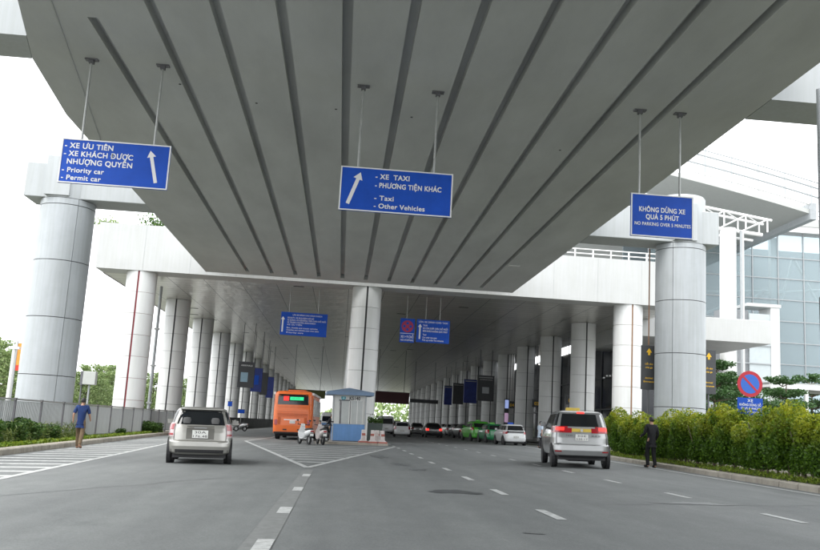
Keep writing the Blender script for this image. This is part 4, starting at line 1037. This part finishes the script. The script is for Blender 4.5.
MB().box(-.66, .66, .40, .6, 1.735, 1.765).build('roof_spoiler', M['silver'], t, bevel=.01)
MB().lathe([(.001, .01), (.045, .01), (.045, 0)], n=14, axis='y').build('badge', M['rim'], t, (-.0, .055, 1.185))
letter(t, 'TAXI', -.50, .045, 1.02, .05, .2, 'black'); letter(t, '38.38.38', .30, .045, 1.02, .05, .28, 'black')
MB().box(-.35, .35, .6, 2.4, .20, .34).build('axle_box', M['plastic'], t)

# bus
BUS = [(.36, .08, 9.8, 1.16, 12), (.45, .0, 9.95, 1.24, 14), (.9, -.02, 10, 1.25, 16), (1.9, .0, 10, 1.25, 16), (2.75, .07, 9.95, 1.22, 14), (2.93, .13, 9.85, 1.17, 12), (3.02, .35, 9.6, 1.05, 8), (3.06, .8, 9.2, .8, 6)]
class Bus(Car):
    def n(s, z): return 7.5
    def at(s, z, t):
        k = s.k; yr, yf, w, n = (np.interp(z, k[:, 0], k[:, i]) for i in range(1, 5)); n = 15
        return Vector((w * sgnpow(math.cos(t), 2 / n), (yr + yf) / 2 + (yf - yr) / 2 * sgnpow(math.sin(t), 2 / n), z))
BYY = 56.0; bxx = at_y(292, 430, BYY).x
t = thing('bus', 'orange city bus with a green lit display on its back, left of the booth', 'bus', (bxx, BYY, gz(bxx)), R(-1.5), tilt=True)
c = Bus(BUS, N=120); c.body(MB()).build('body', M['orange'], t, smooth=.9)
c.rear(-.90, .90, 2.18, 2.82, off=.008).build('rear_window', M['glassdark'], t)
MB().box(-.60, .66, -.02, .03, 2.42, 2.68).build('display', M['plastic'], t)
MB().box(-.20, .64, -.035, -.022, 2.46, 2.66).build('green_text_panel', mat('green_led', (.02, .5, .2), .5, emit=(.02, .75, .28, .35)), t)
MB().box(-.60, -.27, -.035, -.022, 2.42, 2.70).build('red_number_panel', mat('red_led', (.7, .02, .02), .5, emit=(1, .03, .03, .35)), t)
letter(t, '86', -.54, -.038, 2.56, .17, .2, 'lit_red'); letter(t, 'HÀ NỘI', -.1, -.038, 2.56, .1, .5, 'dkgreen')
M['busdark'] = mat('bus_dark_orange', (.50, .09, .012), .5)
for z in (2.02, 1.72, 1.40): c.rear(-.88, .88, z, z + .02, off=.006).build('panel_joint', M['busdark'], t)
for z in (1.46, 1.50, 1.54, 1.58, 1.62): c.rear(-.75, .75, z, z + .022, off=.008).build('louvre', M['busdark'], t)
c.rear(-.42, .38, 1.22, 1.27, off=.01).build('pale_strip', M['white'], t)
MB().box(-.16, .18, -.05, -.02, 1.02, 1.2).build('number_plate', M['plate'], t)
letter(t, '29B 157.04', -.13, -.053, 1.11, .07, .28, 'black')
for s in (-1, 1):
    MB().box(s * 1.02 - .09, s * 1.02 + .09, -.035, 0, .92, 1.25).build('tail_light', M['red_lens'], t, bevel=.01)
    MB().box(s * .82 - .08, s * .82 + .08, -.03, 0, .95, 1.4).build('vent', M['busdark'], t)
    MB().box(s * .45 - .12, s * .45 + .12, -.03, 0, .60, .68).build('reflector', M['plastic'], t)
    for i in range(6):
        MB().box(s * 1.245 - .012, s * 1.245 + .012, .6 + i * 1.5, 1.95 + i * 1.5, 1.5, 2.55).build('side_window', M['glassmid'], t)
    MB().box(s * 1.2 - .06, s * 1.2 + .06, .3, 9.5, 2.8, 2.95).build('roof_cove', M['whitemetal'], t)
c.rear(-1, 1, .36, .5, off=.02, nt=20).build('bumper', M['plastic'], t)
wheels(t, [(s * 1.08, y) for s in (-1, 1) for y in (2.3, 7.6)], .48, .28)
MB().box(-1.0, 1.0, 1.5, 9, .22, .4).build('underbody', M['plastic'], t)
MB().box(-.6, .6, 3, 5.5, 3.05, 3.2).build('roof_unit', M['orange'], t, bevel=.04)

# other cars, seen small
SEDAN = [(.22, .10, 4.2, .76, 5), (.30, .02, 4.35, .84, 5.5), (.50, .0, 4.4, .86, 5), (.60, .03, 4.4, .865, 5), (.85, .05, 4.3, .86, 4.6), (.98, .10, 3.9, .84, 4.4), (1.03, .45, 3.2, .80, 4.4), (1.22, .85, 2.75, .70, 4.6), (1.38, 1.15, 2.4, .60, 4.6), (1.44, 1.5, 2.15, .50, 4), (1.46, 1.7, 2.0, .40, 3)]
SUVK = [(.28, .10, 4.3, .80, 5), (.40, .0, 4.45, .88, 5.5), (.70, .0, 4.5, .90, 5), (1.0, .06, 4.4, .90, 4.6), (1.10, .12, 3.6, .88, 4.6), (1.35, .28, 3.0, .80, 4.6), (1.55, .42, 2.6, .72, 4.6), (1.64, .6, 2.3, .64, 4), (1.67, .9, 2.0, .45, 3)]
VANK = [(.32, .06, 5.0, .84, 6), (.45, .0, 5.1, .93, 8), (1.1, .02, 5.1, .95, 8), (1.8, .10, 4.4, .88, 8), (2.05, .2, 4.0, .82, 6), (2.12, .5, 3.6, .65, 5)]
hb = dict(lamps=(.72, 1.0, .74, .985), win=(1.03, 1.35, .86))
vehicle('hatchback', 'white hatchback leaving along the lane right of the booth', 'car', 402, 437, HATCH, 'carwhite', rz=R(-2), **hb, plate_z=(.5, .66), plates=('30A 612.08',), loc=None)
sd_ = dict(lamps=(.66, .92, .55, .985), win=(1.05, 1.36, .78))
t, c = vehicle('sedan', 'dark sedan with both red brake lamps lit, in the middle lane', 'car', 434, 437.7, SEDAN, 'cardark', **{**sd_, 'lens': 'lit_red', 'lamps': (.68, .88, .60, .93)}, plate_z=(.62, .8), plates=('30F', '881.26'))
MB().box(-.14, .14, 1.06, 1.12, 1.22, 1.28).build('brake_light', M['lit_red'], t)
vehicle('sedan', 'silver sedan between the white hatchback and the dark one', 'car', 417.5, 435, SEDAN, 'silver', **sd_, plate_z=(.62, .8), plates=('29A', '442.90'))
vehicle('van', 'grey white van far back, left of the white hatchback', 'van', 386, 434.4, VANK, 'carwhite', lamps=(.8, 1.3, .86, .97), win=(1.2, 1.8, .8), plate_z=(.6, .75), plates=('29B 104.55',), sidewin=True)
vehicle('people_carrier', 'small silver people carrier partly behind the white hatchback', 'car', 395, 433.5, SUVK, 'silver', lamps=(.95, 1.2, .75, .98), win=(1.15, 1.5, .85), plate_z=(.7, .86), plates=('30A 118.20',))
def X(px, y): return at_y(px, 435, y).x
Q = [  # kerbside queue on the right, seen from behind and from the left
    ('taxi', 'white taxi with dark rear window, first in the queue behind the silver carrier', 'car', 516, 445.6, HATCH, 'carwhite', dict(rz=R(4), **{**hb, 'lamps': (.78, .94, .72, .985)}, plate_z=(.5, .66), plates=('30E 201.33',))),
    ('taxi', 'deep green taxi between the white and the bright green one', 'car', 497, 443.2, HATCH, 'dkgreen', dict(rz=R(5), **hb, plate_z=(.5, .66), plates=('30E 415.70',))),
    ('taxi', 'bright green taxi with an orange tail lamp in the right queue', 'car', 482, 441.5, SUVK, 'green', dict(rz=R(5), lamps=(.9, 1.15, .8, .985), win=(1.15, 1.5, .85), plate_z=(.6, .76), plates=('30E 530.12',))),
    ('parked_car', 'dull silver car just ahead of the bright green taxi', 'car', 468.5, 438.8, SEDAN, 'silver', dict(rz=R(4), **sd_)),
    ('parked_car', 'grey car second ahead of the bright green taxi', 'car', 460, 437.0, HATCH, 'cargrey', dict(rz=R(3), **hb)),
    ('parked_car', 'white car third ahead of the bright green taxi', 'car', 452.5, 435.8, SEDAN, 'carwhite', dict(rz=R(3), **sd_)),
    ('parked_car', 'small dark car at the far end of the right queue', 'car', 447, 434.8, HATCH, 'cardark', dict(rz=R(3), **hb)),
]
for nm, lb, ct, px, py, ky, pt, kw in Q:
    t, c = vehicle(nm, lb, ct, px, py, ky, pt, group='cars queued along the right kerb', **kw)
    if nm == 'taxi':
        MB().box(-.2, .2, 1.5, 1.65, ky[-1][0] - .01, ky[-1][0] + .12).build('roof_sign', M['green'] if pt != 'carwhite' else M['blue'], t, bevel=.02)
        if pt == 'carwhite': c.rear(-.75, .75, .84, .99, off=.009).build('black_trim', M['glassdark'], t)
# cars beyond the left fence
for i, (px, y, pt, ky, lb) in enumerate(((5, 62, 'cardark', SUVK, 'black car parked beyond the fence at the far left'), (17, 66, 'cardark', SEDAN, 'dark sedan parked between the white lamp post and the grey pier'), (97, 74, 'carwhite', SEDAN, 'white car glimpsed right of the grey pier over the fence'), (109, 80, 'carwhite', SUVK, 'white car glimpsed left of the red jointed column'), (146, 84, 'carwhite', SEDAN, 'white car glimpsed between the first two left columns'))):
    x = at_y(px, 405, y).x
    vehicle('parked_car', lb, 'car', 0, 0, ky, pt, rz=R(70), group='cars parked beyond the fence', loc=(x, y, 0), **(sd_ if ky is SEDAN else dict(lamps=(.95, 1.2, .75, .98), win=(1.15, 1.5, .85))))
# bus and car seen through the gap left of the booth
t, c = vehicle('van', 'white van with a blue stripe seen between the bus and the booth', 'van', 329, 434.5, VANK, 'carwhite', lamps=(.8, 1.3, .86, .97), win=(1.25, 1.75, .8), plate_z=(.6, .75), plates=('29B 331.04',))
c.rear(-.95, .95, .9, 1.1, off=.012).build('blue_stripe', M['boothblue'], t)

# motorbikes
def scooter(label, x, y, rz, paint='carwhite', group='motorbikes parked by the booth'):
    t = thing('scooter', label, 'motorbike', (x, y, gz(x)), rz, group)
    tw_ = [(.23 - .045, -.05), (.23, -.05 + .02), (.245, 0), (.23, .03), (.185, .05), (.15, 0)]
    wm = MB().lathe([(.15, -.045), (.23, -.05), (.26, 0), (.23, .05), (.15, .045)], n=24, axis='x', closed=True).mesh('wheel', M['rubber'], .6)
    hm = MB().lathe([(.001, -.03), (.155, -.02), (.155, .02), (.001, .03)], n=16, axis='x').mesh('rim', M['rim'], .6)
    for yy in (.0, 1.28):
        o = link('wheel', wm, t, (0, yy, .26)); link('rim', hm, o)
    def loft(secs, name, m):
        vs = []; n = 12
        for (yy, zz, w, h) in secs:
            for i in range(n):
                a = 2 * math.pi * i / n; vs.append((w * sgnpow(math.cos(a), .8), yy, zz + h * sgnpow(math.sin(a), .8)))
        fs = [(j * n + i, j * n + (i + 1) % n, (j + 1) * n + (i + 1) % n, (j + 1) * n + i) for j in range(len(secs) - 1) for i in range(n)]
        fs += [tuple(range(n)), tuple(range(len(secs) * n - 1, (len(secs) - 1) * n - 1, -1))]
        return MB().add(vs, fs).build(name, M[m], t, smooth=1)
    loft([(-.32, .70, .05, .05), (-.22, .68, .12, .10), (0, .62, .17, .15), (.25, .58, .18, .16), (.45, .50, .15, .14), (.55, .40, .12, .08)], 'body', paint)
    loft([(-.25, .80, .09, .03), (-.1, .81, .14, .05), (.2, .80, .15, .05), (.45, .76, .12, .04), (.52, .74, .06, .02)], 'seat', 'plastic')
    loft([(.5, .33, .17, .04), (.7, .29, .18, .04), (.95, .33, .19, .05)], 'footboard', paint)
    MB().add([(-.2, .98, .34), (.2, .98, .34), (.22, 1.05, .62), (-.22, 1.05, .62), (-.12, .98, .92), (.12, .98, .92), (-.14, 1.10, .34), (.14, 1.10, .34), (.16, 1.17, .62), (-.16, 1.17, .62), (-.09, 1.06, .92), (.09, 1.06, .92)],
             [(0, 1, 2, 3), (3, 2, 5, 4), (6, 9, 8, 7), (9, 10, 11, 8), (0, 3, 9, 6), (3, 4, 10, 9), (1, 7, 8, 2), (2, 8, 11, 5), (4, 5, 11, 10), (0, 6, 7, 1)]).build('front_shield', M[paint], t, bevel=.015)
    loft([(1.02, .46, .05, .03), (1.15, .52, .07, .04), (1.35, .51, .07, .04), (1.48, .44, .05, .03)], 'front_mudguard', paint)
    MB().tube((0, 1.28, .26), (0, 1.02, .95), .03).build('fork', M['steel'], t)
    MB().path([(-.34, .88, 1.02), (-.12, .98, 1.0), (.12, .98, 1.0), (.34, .88, 1.02)], .02).build('handlebar', M['plastic'], t)
    loft([(.93, .98, .10, .06), (1.0, .98, .13, .08), (1.1, .96, .08, .06)], 'headlamp_cowl', paint)
    for s in (-1, 1):
        mm = MB().tube((s * .28, .92, 1.02), (s * .33, .90, 1.2), .008).box(s * .34 - .06, s * .34 + .06, .89, .905, 1.18, 1.26).build('mirror', M['plastic'], t)
    MB().box(-.08, .08, -.34, -.27, .66, .73).build('tail_light', M['red_lens'], t, bevel=.01)
    MB().box(-.09, .09, -.31, -.30, .46, .58).build('number_plate', M['plate'], t)
    MB().tube((.14, -.1, .3), (.15, .45, .28), .05).build('exhaust', M['steel'], t)
    MB().box(-.06, .06, -.28, -.1, .40, .62).build('rear_mudguard', M['plastic'], t)
    return t
sx = at_g(312, 445); 
scooter('white scooter parked nearest the hatching left of the booth', sx.x - .15, 45.6, R(24))
scooter('cream scooter parked against the booth side of the white one', sx.x + .55, 46.2, R(14), 'pinkwhite')
scooter('black scooter standing behind the two pale ones', sx.x + .45, 48.2, R(-10), 'cardark')
for i, (px, lb) in enumerate(((236, 'white motorbike parked sideways at the left columns, nearer the hatchback'), (243.5, 'white motorbike parked sideways below the small blue plate'))):
    x = at_y(px, 430, 88).x; scooter(lb, x, 88 + i * .8, R(75), group='motorbikes parked by the left columns')
# ------------------------------------------------------------------ people
def skinned(name, pts, edges, rad, m, parent, sub=2):
    me = bpy.data.meshes.new(name); me.from_pydata(pts, edges, []); me.update()
    o = bpy.data.objects.new(name, me); COL.objects.link(o)
    o.modifiers.new('s', 'SKIN'); 
    for i, r in enumerate(rad): me.skin_vertices[0].data[i].radius = (r, r) if not isinstance(r, tuple) else r
    me.skin_vertices[0].data[0].use_root = True
    ss = o.modifiers.new('u', 'SUBSURF'); ss.levels = sub; ss.render_levels = sub
    dg = bpy.context.evaluated_depsgraph_get(); nm = bpy.data.meshes.new_from_object(o.evaluated_get(dg))
    bpy.data.objects.remove(o); nm.name = name; nm.materials.clear(); nm.materials.append(m)
    for p in nm.polygons: p.use_smooth = True
    return link(name, nm, parent)
def person(label, x, y, rz, H=1.7, shirt='navy', pants='khaki', shoes='sandal', stride=.28, arm=(.12, -.14), bend=(0, 0), group=None, long_=False, bag=None, z=None, short_hair=True):
    k = H / 1.7
    t = thing('person', label, 'person', (x, y, gz(x) if z is None else z), rz, group)
    P = lambda *a: tuple(v * k for v in a)
    s = stride
    # joints (facing +Y)
    pel = P(0, 0, .94); wa = P(0, -.01, 1.08); ch = P(0, 0, 1.26); nb = P(0, -.01, 1.42); nk = P(0, .005, 1.50); hd = P(0, .02, 1.59); ht = P(0, .015, 1.645)
    legs = {}
    for sd, dy in ((-1, s), (1, -s)):
        hip = P(sd * .09, 0, .88); kn = P(sd * .095, dy * .55 + .05, .50); an = P(sd * .09, dy - .02, .09 + (.06 if dy < -.1 else 0)); to = P(sd * .11, dy + .15, .04 + (0 if dy > -.1 else .0))
        he = P(sd * .09, dy - .05, .045 + (.05 if dy < -.1 else 0)); legs[sd] = (hip, kn, an, he, to)
    arms = {}
    for sd, dy, bd in ((-1, arm[0], bend[0]), (1, arm[1], bend[1])):
        sh = P(sd * .175, -.005, 1.385); el_ = P(sd * .245, dy * .5 - .03, 1.12); wr_ = P(sd * (.265 - bd * .06), dy + .02 + bd * .18, .89 + bd * .16)
        arms[sd] = (sh, el_, wr_)
    v = [pel, wa, ch, nb, nk, hd, ht]; r = [.115, .105, .13, .075, .052, .082, .066]; e = [(0, 1), (1, 2), (2, 3), (3, 4), (4, 5), (5, 6)]
    def addc(start, pts, rs):
        i0 = start
        for p_, r_0 in zip(pts, rs): v.append(p_); r.append(r_0); e.append((i0, len(v) - 1)); i0 = len(v) - 1
        return i0
    for sd in (-1, 1):
        addc(0, legs[sd], [.085, .058, .040, .038, .032])
        w = addc(2, arms[sd], [.062, .042, .030]); wp = Vector(arms[sd][2]); dn = (wp - Vector(arms[sd][1])).normalized()
        palm = wp + dn * .05 * k; pi_ = addc(w, [tuple(palm)], [.028])
        for f in range(4):
            off = Vector((0, (f - 1.5) * .019, 0)) * k; a = palm + off + dn * .035 * k; b = a + dn * (.036 - abs(f - 1.4) * .005) * k - Vector((sd * .012, 0, 0)); addc(pi_, [tuple(a), tuple(b)], [.0095, .008])
        th = palm + Vector((-sd * .01, .035, 0)) * k; addc(pi_, [tuple(th), tuple(th + dn * .03 * k)], [.010, .009])
    v.append(P(0, .115, 1.575)); r.append(.014); e.append((5, len(v) - 1))              # nose
    for sd in (-1, 1): v.append(P(sd * .083, .0, 1.585)); r.append(.016); e.append((5, len(v) - 1))
    rr_ = [q * k for q in r]
    o = skinned('body', v, e, rr_, M['skin'], t)
    def ends(V, Rr, E):      # a doubled last ring keeps hems full
        deg = {}
        for a_, b_ in E: deg[a_] = deg.get(a_, 0) + 1; deg[b_] = deg.get(b_, 0) + 1
        for a_, b_ in list(E):
            for u_, w_ in ((a_, b_), (b_, a_)):
                if deg[u_] == 1:
                    d_ = (Vector(V[u_]) - Vector(V[w_])).normalized() * .035; V.append(tuple(Vector(V[u_]) + d_)); Rr.append(Rr[u_] * .93); E.append((u_, len(V) - 1))
    # shirt
    sv = [P(0, 0, .84), wa, ch, P(0, -.01, 1.40)]; sr = [.150, .132, .150, .098]; se = [(0, 1), (1, 2), (2, 3)]
    for sd in (-1, 1):
        sh, el_, wr_ = (Vector(a) for a in arms[sd]); sv.append(tuple(sh)); sr.append(.076); se.append((2, len(sv) - 1))
        if long_: sv.append(tuple(el_)); sr.append(.055); se.append((len(sv) - 2, len(sv) - 1)); sv.append(tuple(wr_)); sr.append(.040); se.append((len(sv) - 2, len(sv) - 1))
        else: sv.append(tuple(sh.lerp(el_, .75))); sr.append(.062); se.append((len(sv) - 2, len(sv) - 1))
    ends(sv, sr, se)
    o = skinned('shirt', sv, se, [q * k for q in sr], M[shirt], t)
    pv = [P(0, 0, 1.12), P(0, 0, .92)]; pr = [.120, .138]; pe = [(0, 1)]
    for sd in (-1, 1):
        i0 = 1
        for j, (p_, r_0) in enumerate(zip(legs[sd][:3], (.102, .078, .062))):
            q_ = Vector(p_); 
            pv.append(tuple(q_)); pr.append(r_0); pe.append((i0, len(pv) - 1)); i0 = len(pv) - 1
    ends(pv, pr, pe)
    skinned('trousers', pv, pe, [q * k for q in pr], M[pants], t)
    for sd in (-1, 1):
        _, _, an, he, to = legs[sd]
        skinned('shoe', [he, tuple((Vector(he) + Vector(to)) / 2), to], [(0, 1), (1, 2)], [.05 * k, .05 * k, .045 * k], M[shoes], t)
    hm = MB(); nu, nv = 18, 10; hc = Vector((0, .005, 1.598)); vs = []
    for b_ in range(nv + 1):
        for a_ in range(nu):
            th, ph = 2 * math.pi * a_ / nu, math.pi * b_ / nv - math.pi / 2
            vs.append(tuple(Vector((hc.x + .084 * math.cos(th) * math.cos(ph), hc.y + .098 * math.sin(th) * math.cos(ph), hc.z + .104 * math.sin(ph))) * k))
    fs = []
    for b_ in range(nv):
        for a_ in range(nu):
            f_ = (b_ * nu + a_, b_ * nu + (a_ + 1) % nu, (b_ + 1) * nu + (a_ + 1) % nu, (b_ + 1) * nu + a_)
            cz = sum(vs[i_][2] for i_ in f_) / 4 / k; cy = sum(vs[i_][1] for i_ in f_) / 4 / k
            if cz > 1.645 or (cy < .015 and cz > 1.535): fs.append(f_)
    hm.add(vs, fs).build('hair', M['hair'], t, smooth=1)
    return t
mp = at_g(78, 448.2)
person('man in a navy T-shirt and brown trousers walking away along the hatched bars', mp.x, mp.y, R(3), 1.74, stride=.24, arm=(-.14, .16), bend=(.3, .5))
mp = at_g(651, 467.6)
person('person dressed in black standing by the kerb in front of the hedge', mp.x, mp.y, R(12), 1.74, 'blackcloth', 'blackcloth', 'sole', stride=.08, arm=(.10, .05), bend=(.9, .3), long_=True)
mp = at_y(540, 444, 58); 
person('person in a pale blue shirt walking between the white taxi and the silver carrier', at_y(540, 444, 55).x, 55, R(-60), 1.68, 'whitecloth', 'blackcloth', 'sole', stride=.2, long_=False)
FAR = [(531, 90, 'blackcloth', 'navy', 'dark dressed person beside a column behind the white taxi'), (524, 92, 'navy', 'blackcloth', 'person in dark blue standing left of the gate board'), (491, 104, 'blackcloth', 'blackcloth', 'person in black beyond the green taxis'), (331, 53, 'blackcloth', 'khaki', 'person in black behind the scooters by the booth')]
for px, y, sh, pa, lb in FAR:
    x = at_y(px, 430, y).x; person(lb, x, y, R(rnd.uniform(-60, 60)), 1.66, sh, pa, 'sole', stride=.1, long_=True, z=gz(x) + (.14 if x > 15 else 0))

# ------------------------------------------------------------------ hedge, shrubs and trees
def shrub_mesh(seed, h, rx, ry, n, size, skirt=.45):
    r = np.random.RandomState(seed); P = []
    lob = [(r.uniform(-.45, .45) * rx, r.uniform(-.45, .45) * ry, h * r.uniform(.22, .82), r.uniform(.30, .50)) for _ in range(19)]
    while len(P) < n:
        cx, cy, cz, s = lob[r.randint(len(lob))]; d = r.normal(size=3); d /= np.linalg.norm(d); rad = r.uniform(.55, 1) ** .4
        x, y, z = cx + d[0] * rad * rx * s * 1.5, cy + d[1] * rad * ry * s * 1.5, cz + d[2] * rad * h * s * .62
        if z < skirt * .5 + r.uniform(0, .3) ** 2: continue
        P.append((x, y, z))
    v, f = leaves(P, size, seed, .35); me = bpy.data.meshes.new('foliage'); me.from_pydata(v.tolist(), [], f.tolist()); me.update(); return me
HM = [shrub_mesh(20 + i, 1.72 + .1 * (i % 3), .80, .66, 12500, .044) for i in range(4)]
for m_0 in HM: m_0.materials.append(M['hedge'])
SM = []
for i in range(2):
    mb = MB(); q = random.Random(i)
    for _ in range(4):
        x, y = q.uniform(-.3, .3), q.uniform(-.2, .2); mb.tube((x, y, -.05), (x * 1.3, y * 1.3, .55), .03, .022, 6); mb.tube((x * 1.3, y * 1.3, .55), (x * 2 + q.uniform(-.15, .15), y * 2, 1.3), .022, .01, 6)
    SM.append(mb.mesh('stem', M['bark'], .8))
hl = ['yellow tipped hedge shrub %s', 'dense green hedge shrub %s']
yy = 15.2; i = 0; q = random.Random(11)
where = ['at the right edge of the picture, nearest of the row', 'second from the lamp post end', 'third from the lamp post end', 'fourth from the lamp post end', 'left below the round no parking sign', 'sixth from the lamp post end', 'seventh from the lamp post end', 'in front of the right arrow board', 'ninth from the lamp post end', 'in front of the grey pier', 'eleventh from the lamp post end', 'just right of the person in black', 'just left of the person in black', 'fourteenth from the lamp post end', 'fifteenth from the lamp post end', 'sixteenth from the lamp post end', 'seventeenth from the lamp post end', 'third from the far end', 'second from the far end', 'at the far end behind the silver carrier', 'last of the row', 'beyond the last of the row', 'hidden behind the row end']
while yy < 43:
    x = kerbr(yy) + 1.28 + q.uniform(-.08, .08)
    t = thing('hedge_shrub', hl[i % 2] % where[min(i, len(where) - 1)], 'shrub', (x, yy, gz(x) + .03), q.uniform(0, 6), group='shrubs forming the hedge')
    s = q.uniform(.94, 1.1); t.scale = (s, s, s * q.uniform(.88, 1.10))
    link('foliage', HM[i % 4], t); link('stem', SM[i % 2], t)
    yy += 1.22 * q.uniform(.9, 1.12); i += 1
# loose shrubs before the left fence
LM = [shrub_mesh(60 + i, .85, .55, .45, 2200, .05, .1) for i in range(3)]
for m_0 in LM: m_0.materials.append(M['shrub'])
wl = ['at the left edge of the picture', 'second from the left edge', 'third from the left edge', 'fourth from the left edge', 'fifth from the left edge', 'just left of the walking man', 'right of the walking man', 'under the fence beyond the walking man', 'by the dark stretch of fence', 'at the far end of the planting']
for i, (y, dx, s) in enumerate(((23.5, -1.5, 1.0), (25.2, -1.35, .95), (27.4, -1.7, 1.1), (29.6, -1.4, .9), (31.4, -1.6, 1.05), (33.6, -1.2, .8), (38.5, -.9, .45), (47, -.95, .5), (55.5, -.9, .95), (58, -.9, .8))):
    x = max(kerbx(y) + dx, fx(y) + .4)
    t = thing('planted_shrub', 'low green shrub %s, before the fence' % wl[i], 'shrub', (x, y, gz(x) + .1), i * 1.3, group='shrubs before the left fence'); t.scale = (s * 1.15, s * 1.3, s * .95)
    link('foliage', LM[i % 3], t)
def tree_mesh(seed, h, spread, tiers, n, size, flat=.16, droop=0):
    r = np.random.RandomState(seed); P = []; mb = MB(); q = random.Random(seed)
    top = Vector((q.uniform(-.3, .3), q.uniform(-.3, .3), h * .95)); mb.tube((0, 0, -.6), tuple(top), h * .02, h * .006, 8)
    cl = []
    for k in range(tiers):
        z = h * (.34 + .62 * k / max(tiers - 1, 1)); sp = spread * (1 - .55 * (k / max(tiers - 1, 1)) ** 1.5); m = 6 if k < tiers - 1 else 3
        a0 = q.uniform(0, 6)
        for j in range(m):
            a = a0 + j * 2 * math.pi / m + q.uniform(-.3, .3); L = sp * q.uniform(.55, 1)
            base = Vector((0, 0, z - h * .05)); tip = Vector((math.cos(a) * L, math.sin(a) * L, z + h * .05 - droop * L)); mb.tube(tuple(base), tuple(tip), h * .007, h * .002, 5)
            for u in (.5, .8, 1.0): cl.append((base.lerp(tip, u), sp * q.uniform(.18, .30)))
    per = n // len(cl)
    for c0, rad in cl:
        d = r.normal(size=(per, 3)); d /= np.linalg.norm(d, axis=1)[:, None]; d *= r.uniform(.3, 1, (per, 1)) ** .5
        d[:, 2] *= flat * 2.2; P += (np.array(c0) + d * rad * 1.35).tolist()
    v, f = leaves(P, size, seed, .8); me = bpy.data.meshes.new('crown'); me.from_pydata(v.tolist(), [], f.tolist()); me.update()
    return me, mb.mesh('trunk', M['bark'], .8)
TM = [tree_mesh(5 + i, 7.5, 3.6, 6, 9500, .12, .28) for i in range(3)]
for a, b in TM: a.materials.append(M['tree'])
TL = [(4, 84, 1.25, 'pale green tree behind the white lamp post at the far left'), (-14, 78, 1.3, 'pale green tree at the very left edge'), (23, 96, 1.35, 'tall tree left of the grey pier beside the orange banner'), (40, 104, 1.1, 'tree hidden mostly behind the grey pier'), (84, 100, 1.15, 'leafy tree behind the white notice box'), (99, 108, 1.25, 'leafy tree right of the white notice box'), (113, 118, 1.3, 'pale tree just left of the red jointed column'), (152, 122, 1.25, 'pale tree seen between the first two left columns'), (187, 128, 1.2, 'pale tree seen between the second and third left columns'), (215, 140, 1.2, 'pale tree seen between the third and fourth left columns'), (60, 130, 1.2, 'distant tree beyond the grey pier')]
for i, (px, y, s, lb) in enumerate(TL):
    x = at_y(px, 410, y).x; t = thing('roadside_tree', lb, 'tree', (x, y, gz(x)), i * 1.1, group='trees beyond the left fence'); s *= .72; t.scale = (s * 1.2, s, s)
    link('crown', TM[i % 3][0], t); link('trunk', TM[i % 3][1], t)
PM = [tree_mesh(40 + i, 5.2, 2.6, 5, 9000, .08, .15) for i in range(2)]
for a, b in PM: a.materials.append(M['pine'])
for i, (px, y, s, lb) in enumerate(((716, 44, .92, 'flat layered green tree behind the right arrow board'), (736, 50, .9, 'layered tree just left of the no parking sign'), (783, 44.5, .80, 'layered tree under the white walkway shelter'), (812, 51, .92, 'layered tree at the right edge behind the hedge'))):
    x = at_y(px, 410, y).x; t = thing('layered_tree', lb, 'tree', (x, y, gz(x)), i * 2.1, group='layered trees on the forecourt'); t.scale = (s * 1.05, s, s)
    link('crown', PM[i % 2][0], t); link('trunk', PM[i % 2][1], t)
t = thing('roof_plant', 'leafy bush on the canopy roof beside the road deck edge', 'plant', (at_y(157, 224, 58.6).x, 58.6, SOF + 2.95))
leaf_obj('foliage', [(rnd.gauss(0, .5), rnd.gauss(0, .3), abs(rnd.gauss(.2, .55))) for _ in range(900)], .1, 'shrub', t)
t = thing('roof_plant', 'sprig of green weeds growing on the canopy corner', 'plant', (at_y(106, 224, 57.2).x, 57.2, SOF + 2.95))
leaf_obj('foliage', [(rnd.gauss(0, .45), rnd.gauss(0, .2), abs(rnd.gauss(.1, .2))) for _ in range(260)], .09, 'tree', t)
# far treeline closing the road
r_ = np.random.RandomState(9); P = []
for _ in range(16000):
    x = r_.uniform(-260, 330); P.append((x, r_.uniform(395, 425), gz(x) + r_.uniform(0, 1) ** .8 * (9 + 3 * math.sin(x * .06) + 2 * math.sin(x * .19))))
tag(leaf_obj('treeline', P, 1.1, 'tree', seed=4), 'distant pale treeline beyond the parking area', 'treeline', kind='stuff')

# notice box and banner beyond the fence
y = 58; a = at_y(83.5, 371, y); b = at_y(94.5, 385, y)
t = thing('notice_box', 'white box on a grey post between the two left piers', 'box', ((a.x + b.x) / 2, y, b.z))
w, h = b.x - a.x, a.z - b.z
MB().box(-w / 2, w / 2, 0, .5, 0, h).build('box', M['roofunder'], t, bevel=.03); MB().box(-w / 2 - .16, -w / 2 - .01, .02, .48, -.05, h).build('dark_side', M['darkpole'], t)
MB().tube((0, .25, -3.5), (0, .25, 0), .06).build('post', M['pole'], t); MB().tube((-w / 2 - .1, .25, -3.5), (-w / 2 - .1, .25, 0), .05).build('post', M['darkpole'], t)
y = 72; a = at_y(18.5, 343, y); b = at_y(24, 371, y); w, h = b.x - a.x, a.z - b.z
t = thing('banner', 'tall orange banner on a pole left of the grey pier', 'banner', ((a.x + b.x) / 2, y, b.z))
MB().box(-w / 2, w / 2 + .3, 0, .03, h * .2, h).build('cloth', mat('banner_orange', (.85, .30, .05), .7), t); MB().box(-w / 2, w / 2 + .3, 0, .03, 0, h * .2).build('red_band', mat('banner_red', (.7, .05, .03), .7), t)
MB().tube((-w / 2 - .04, 0, -b.z - .9), (-w / 2 - .04, 0, h + .2), .05).build('pole', M['pole'], t)
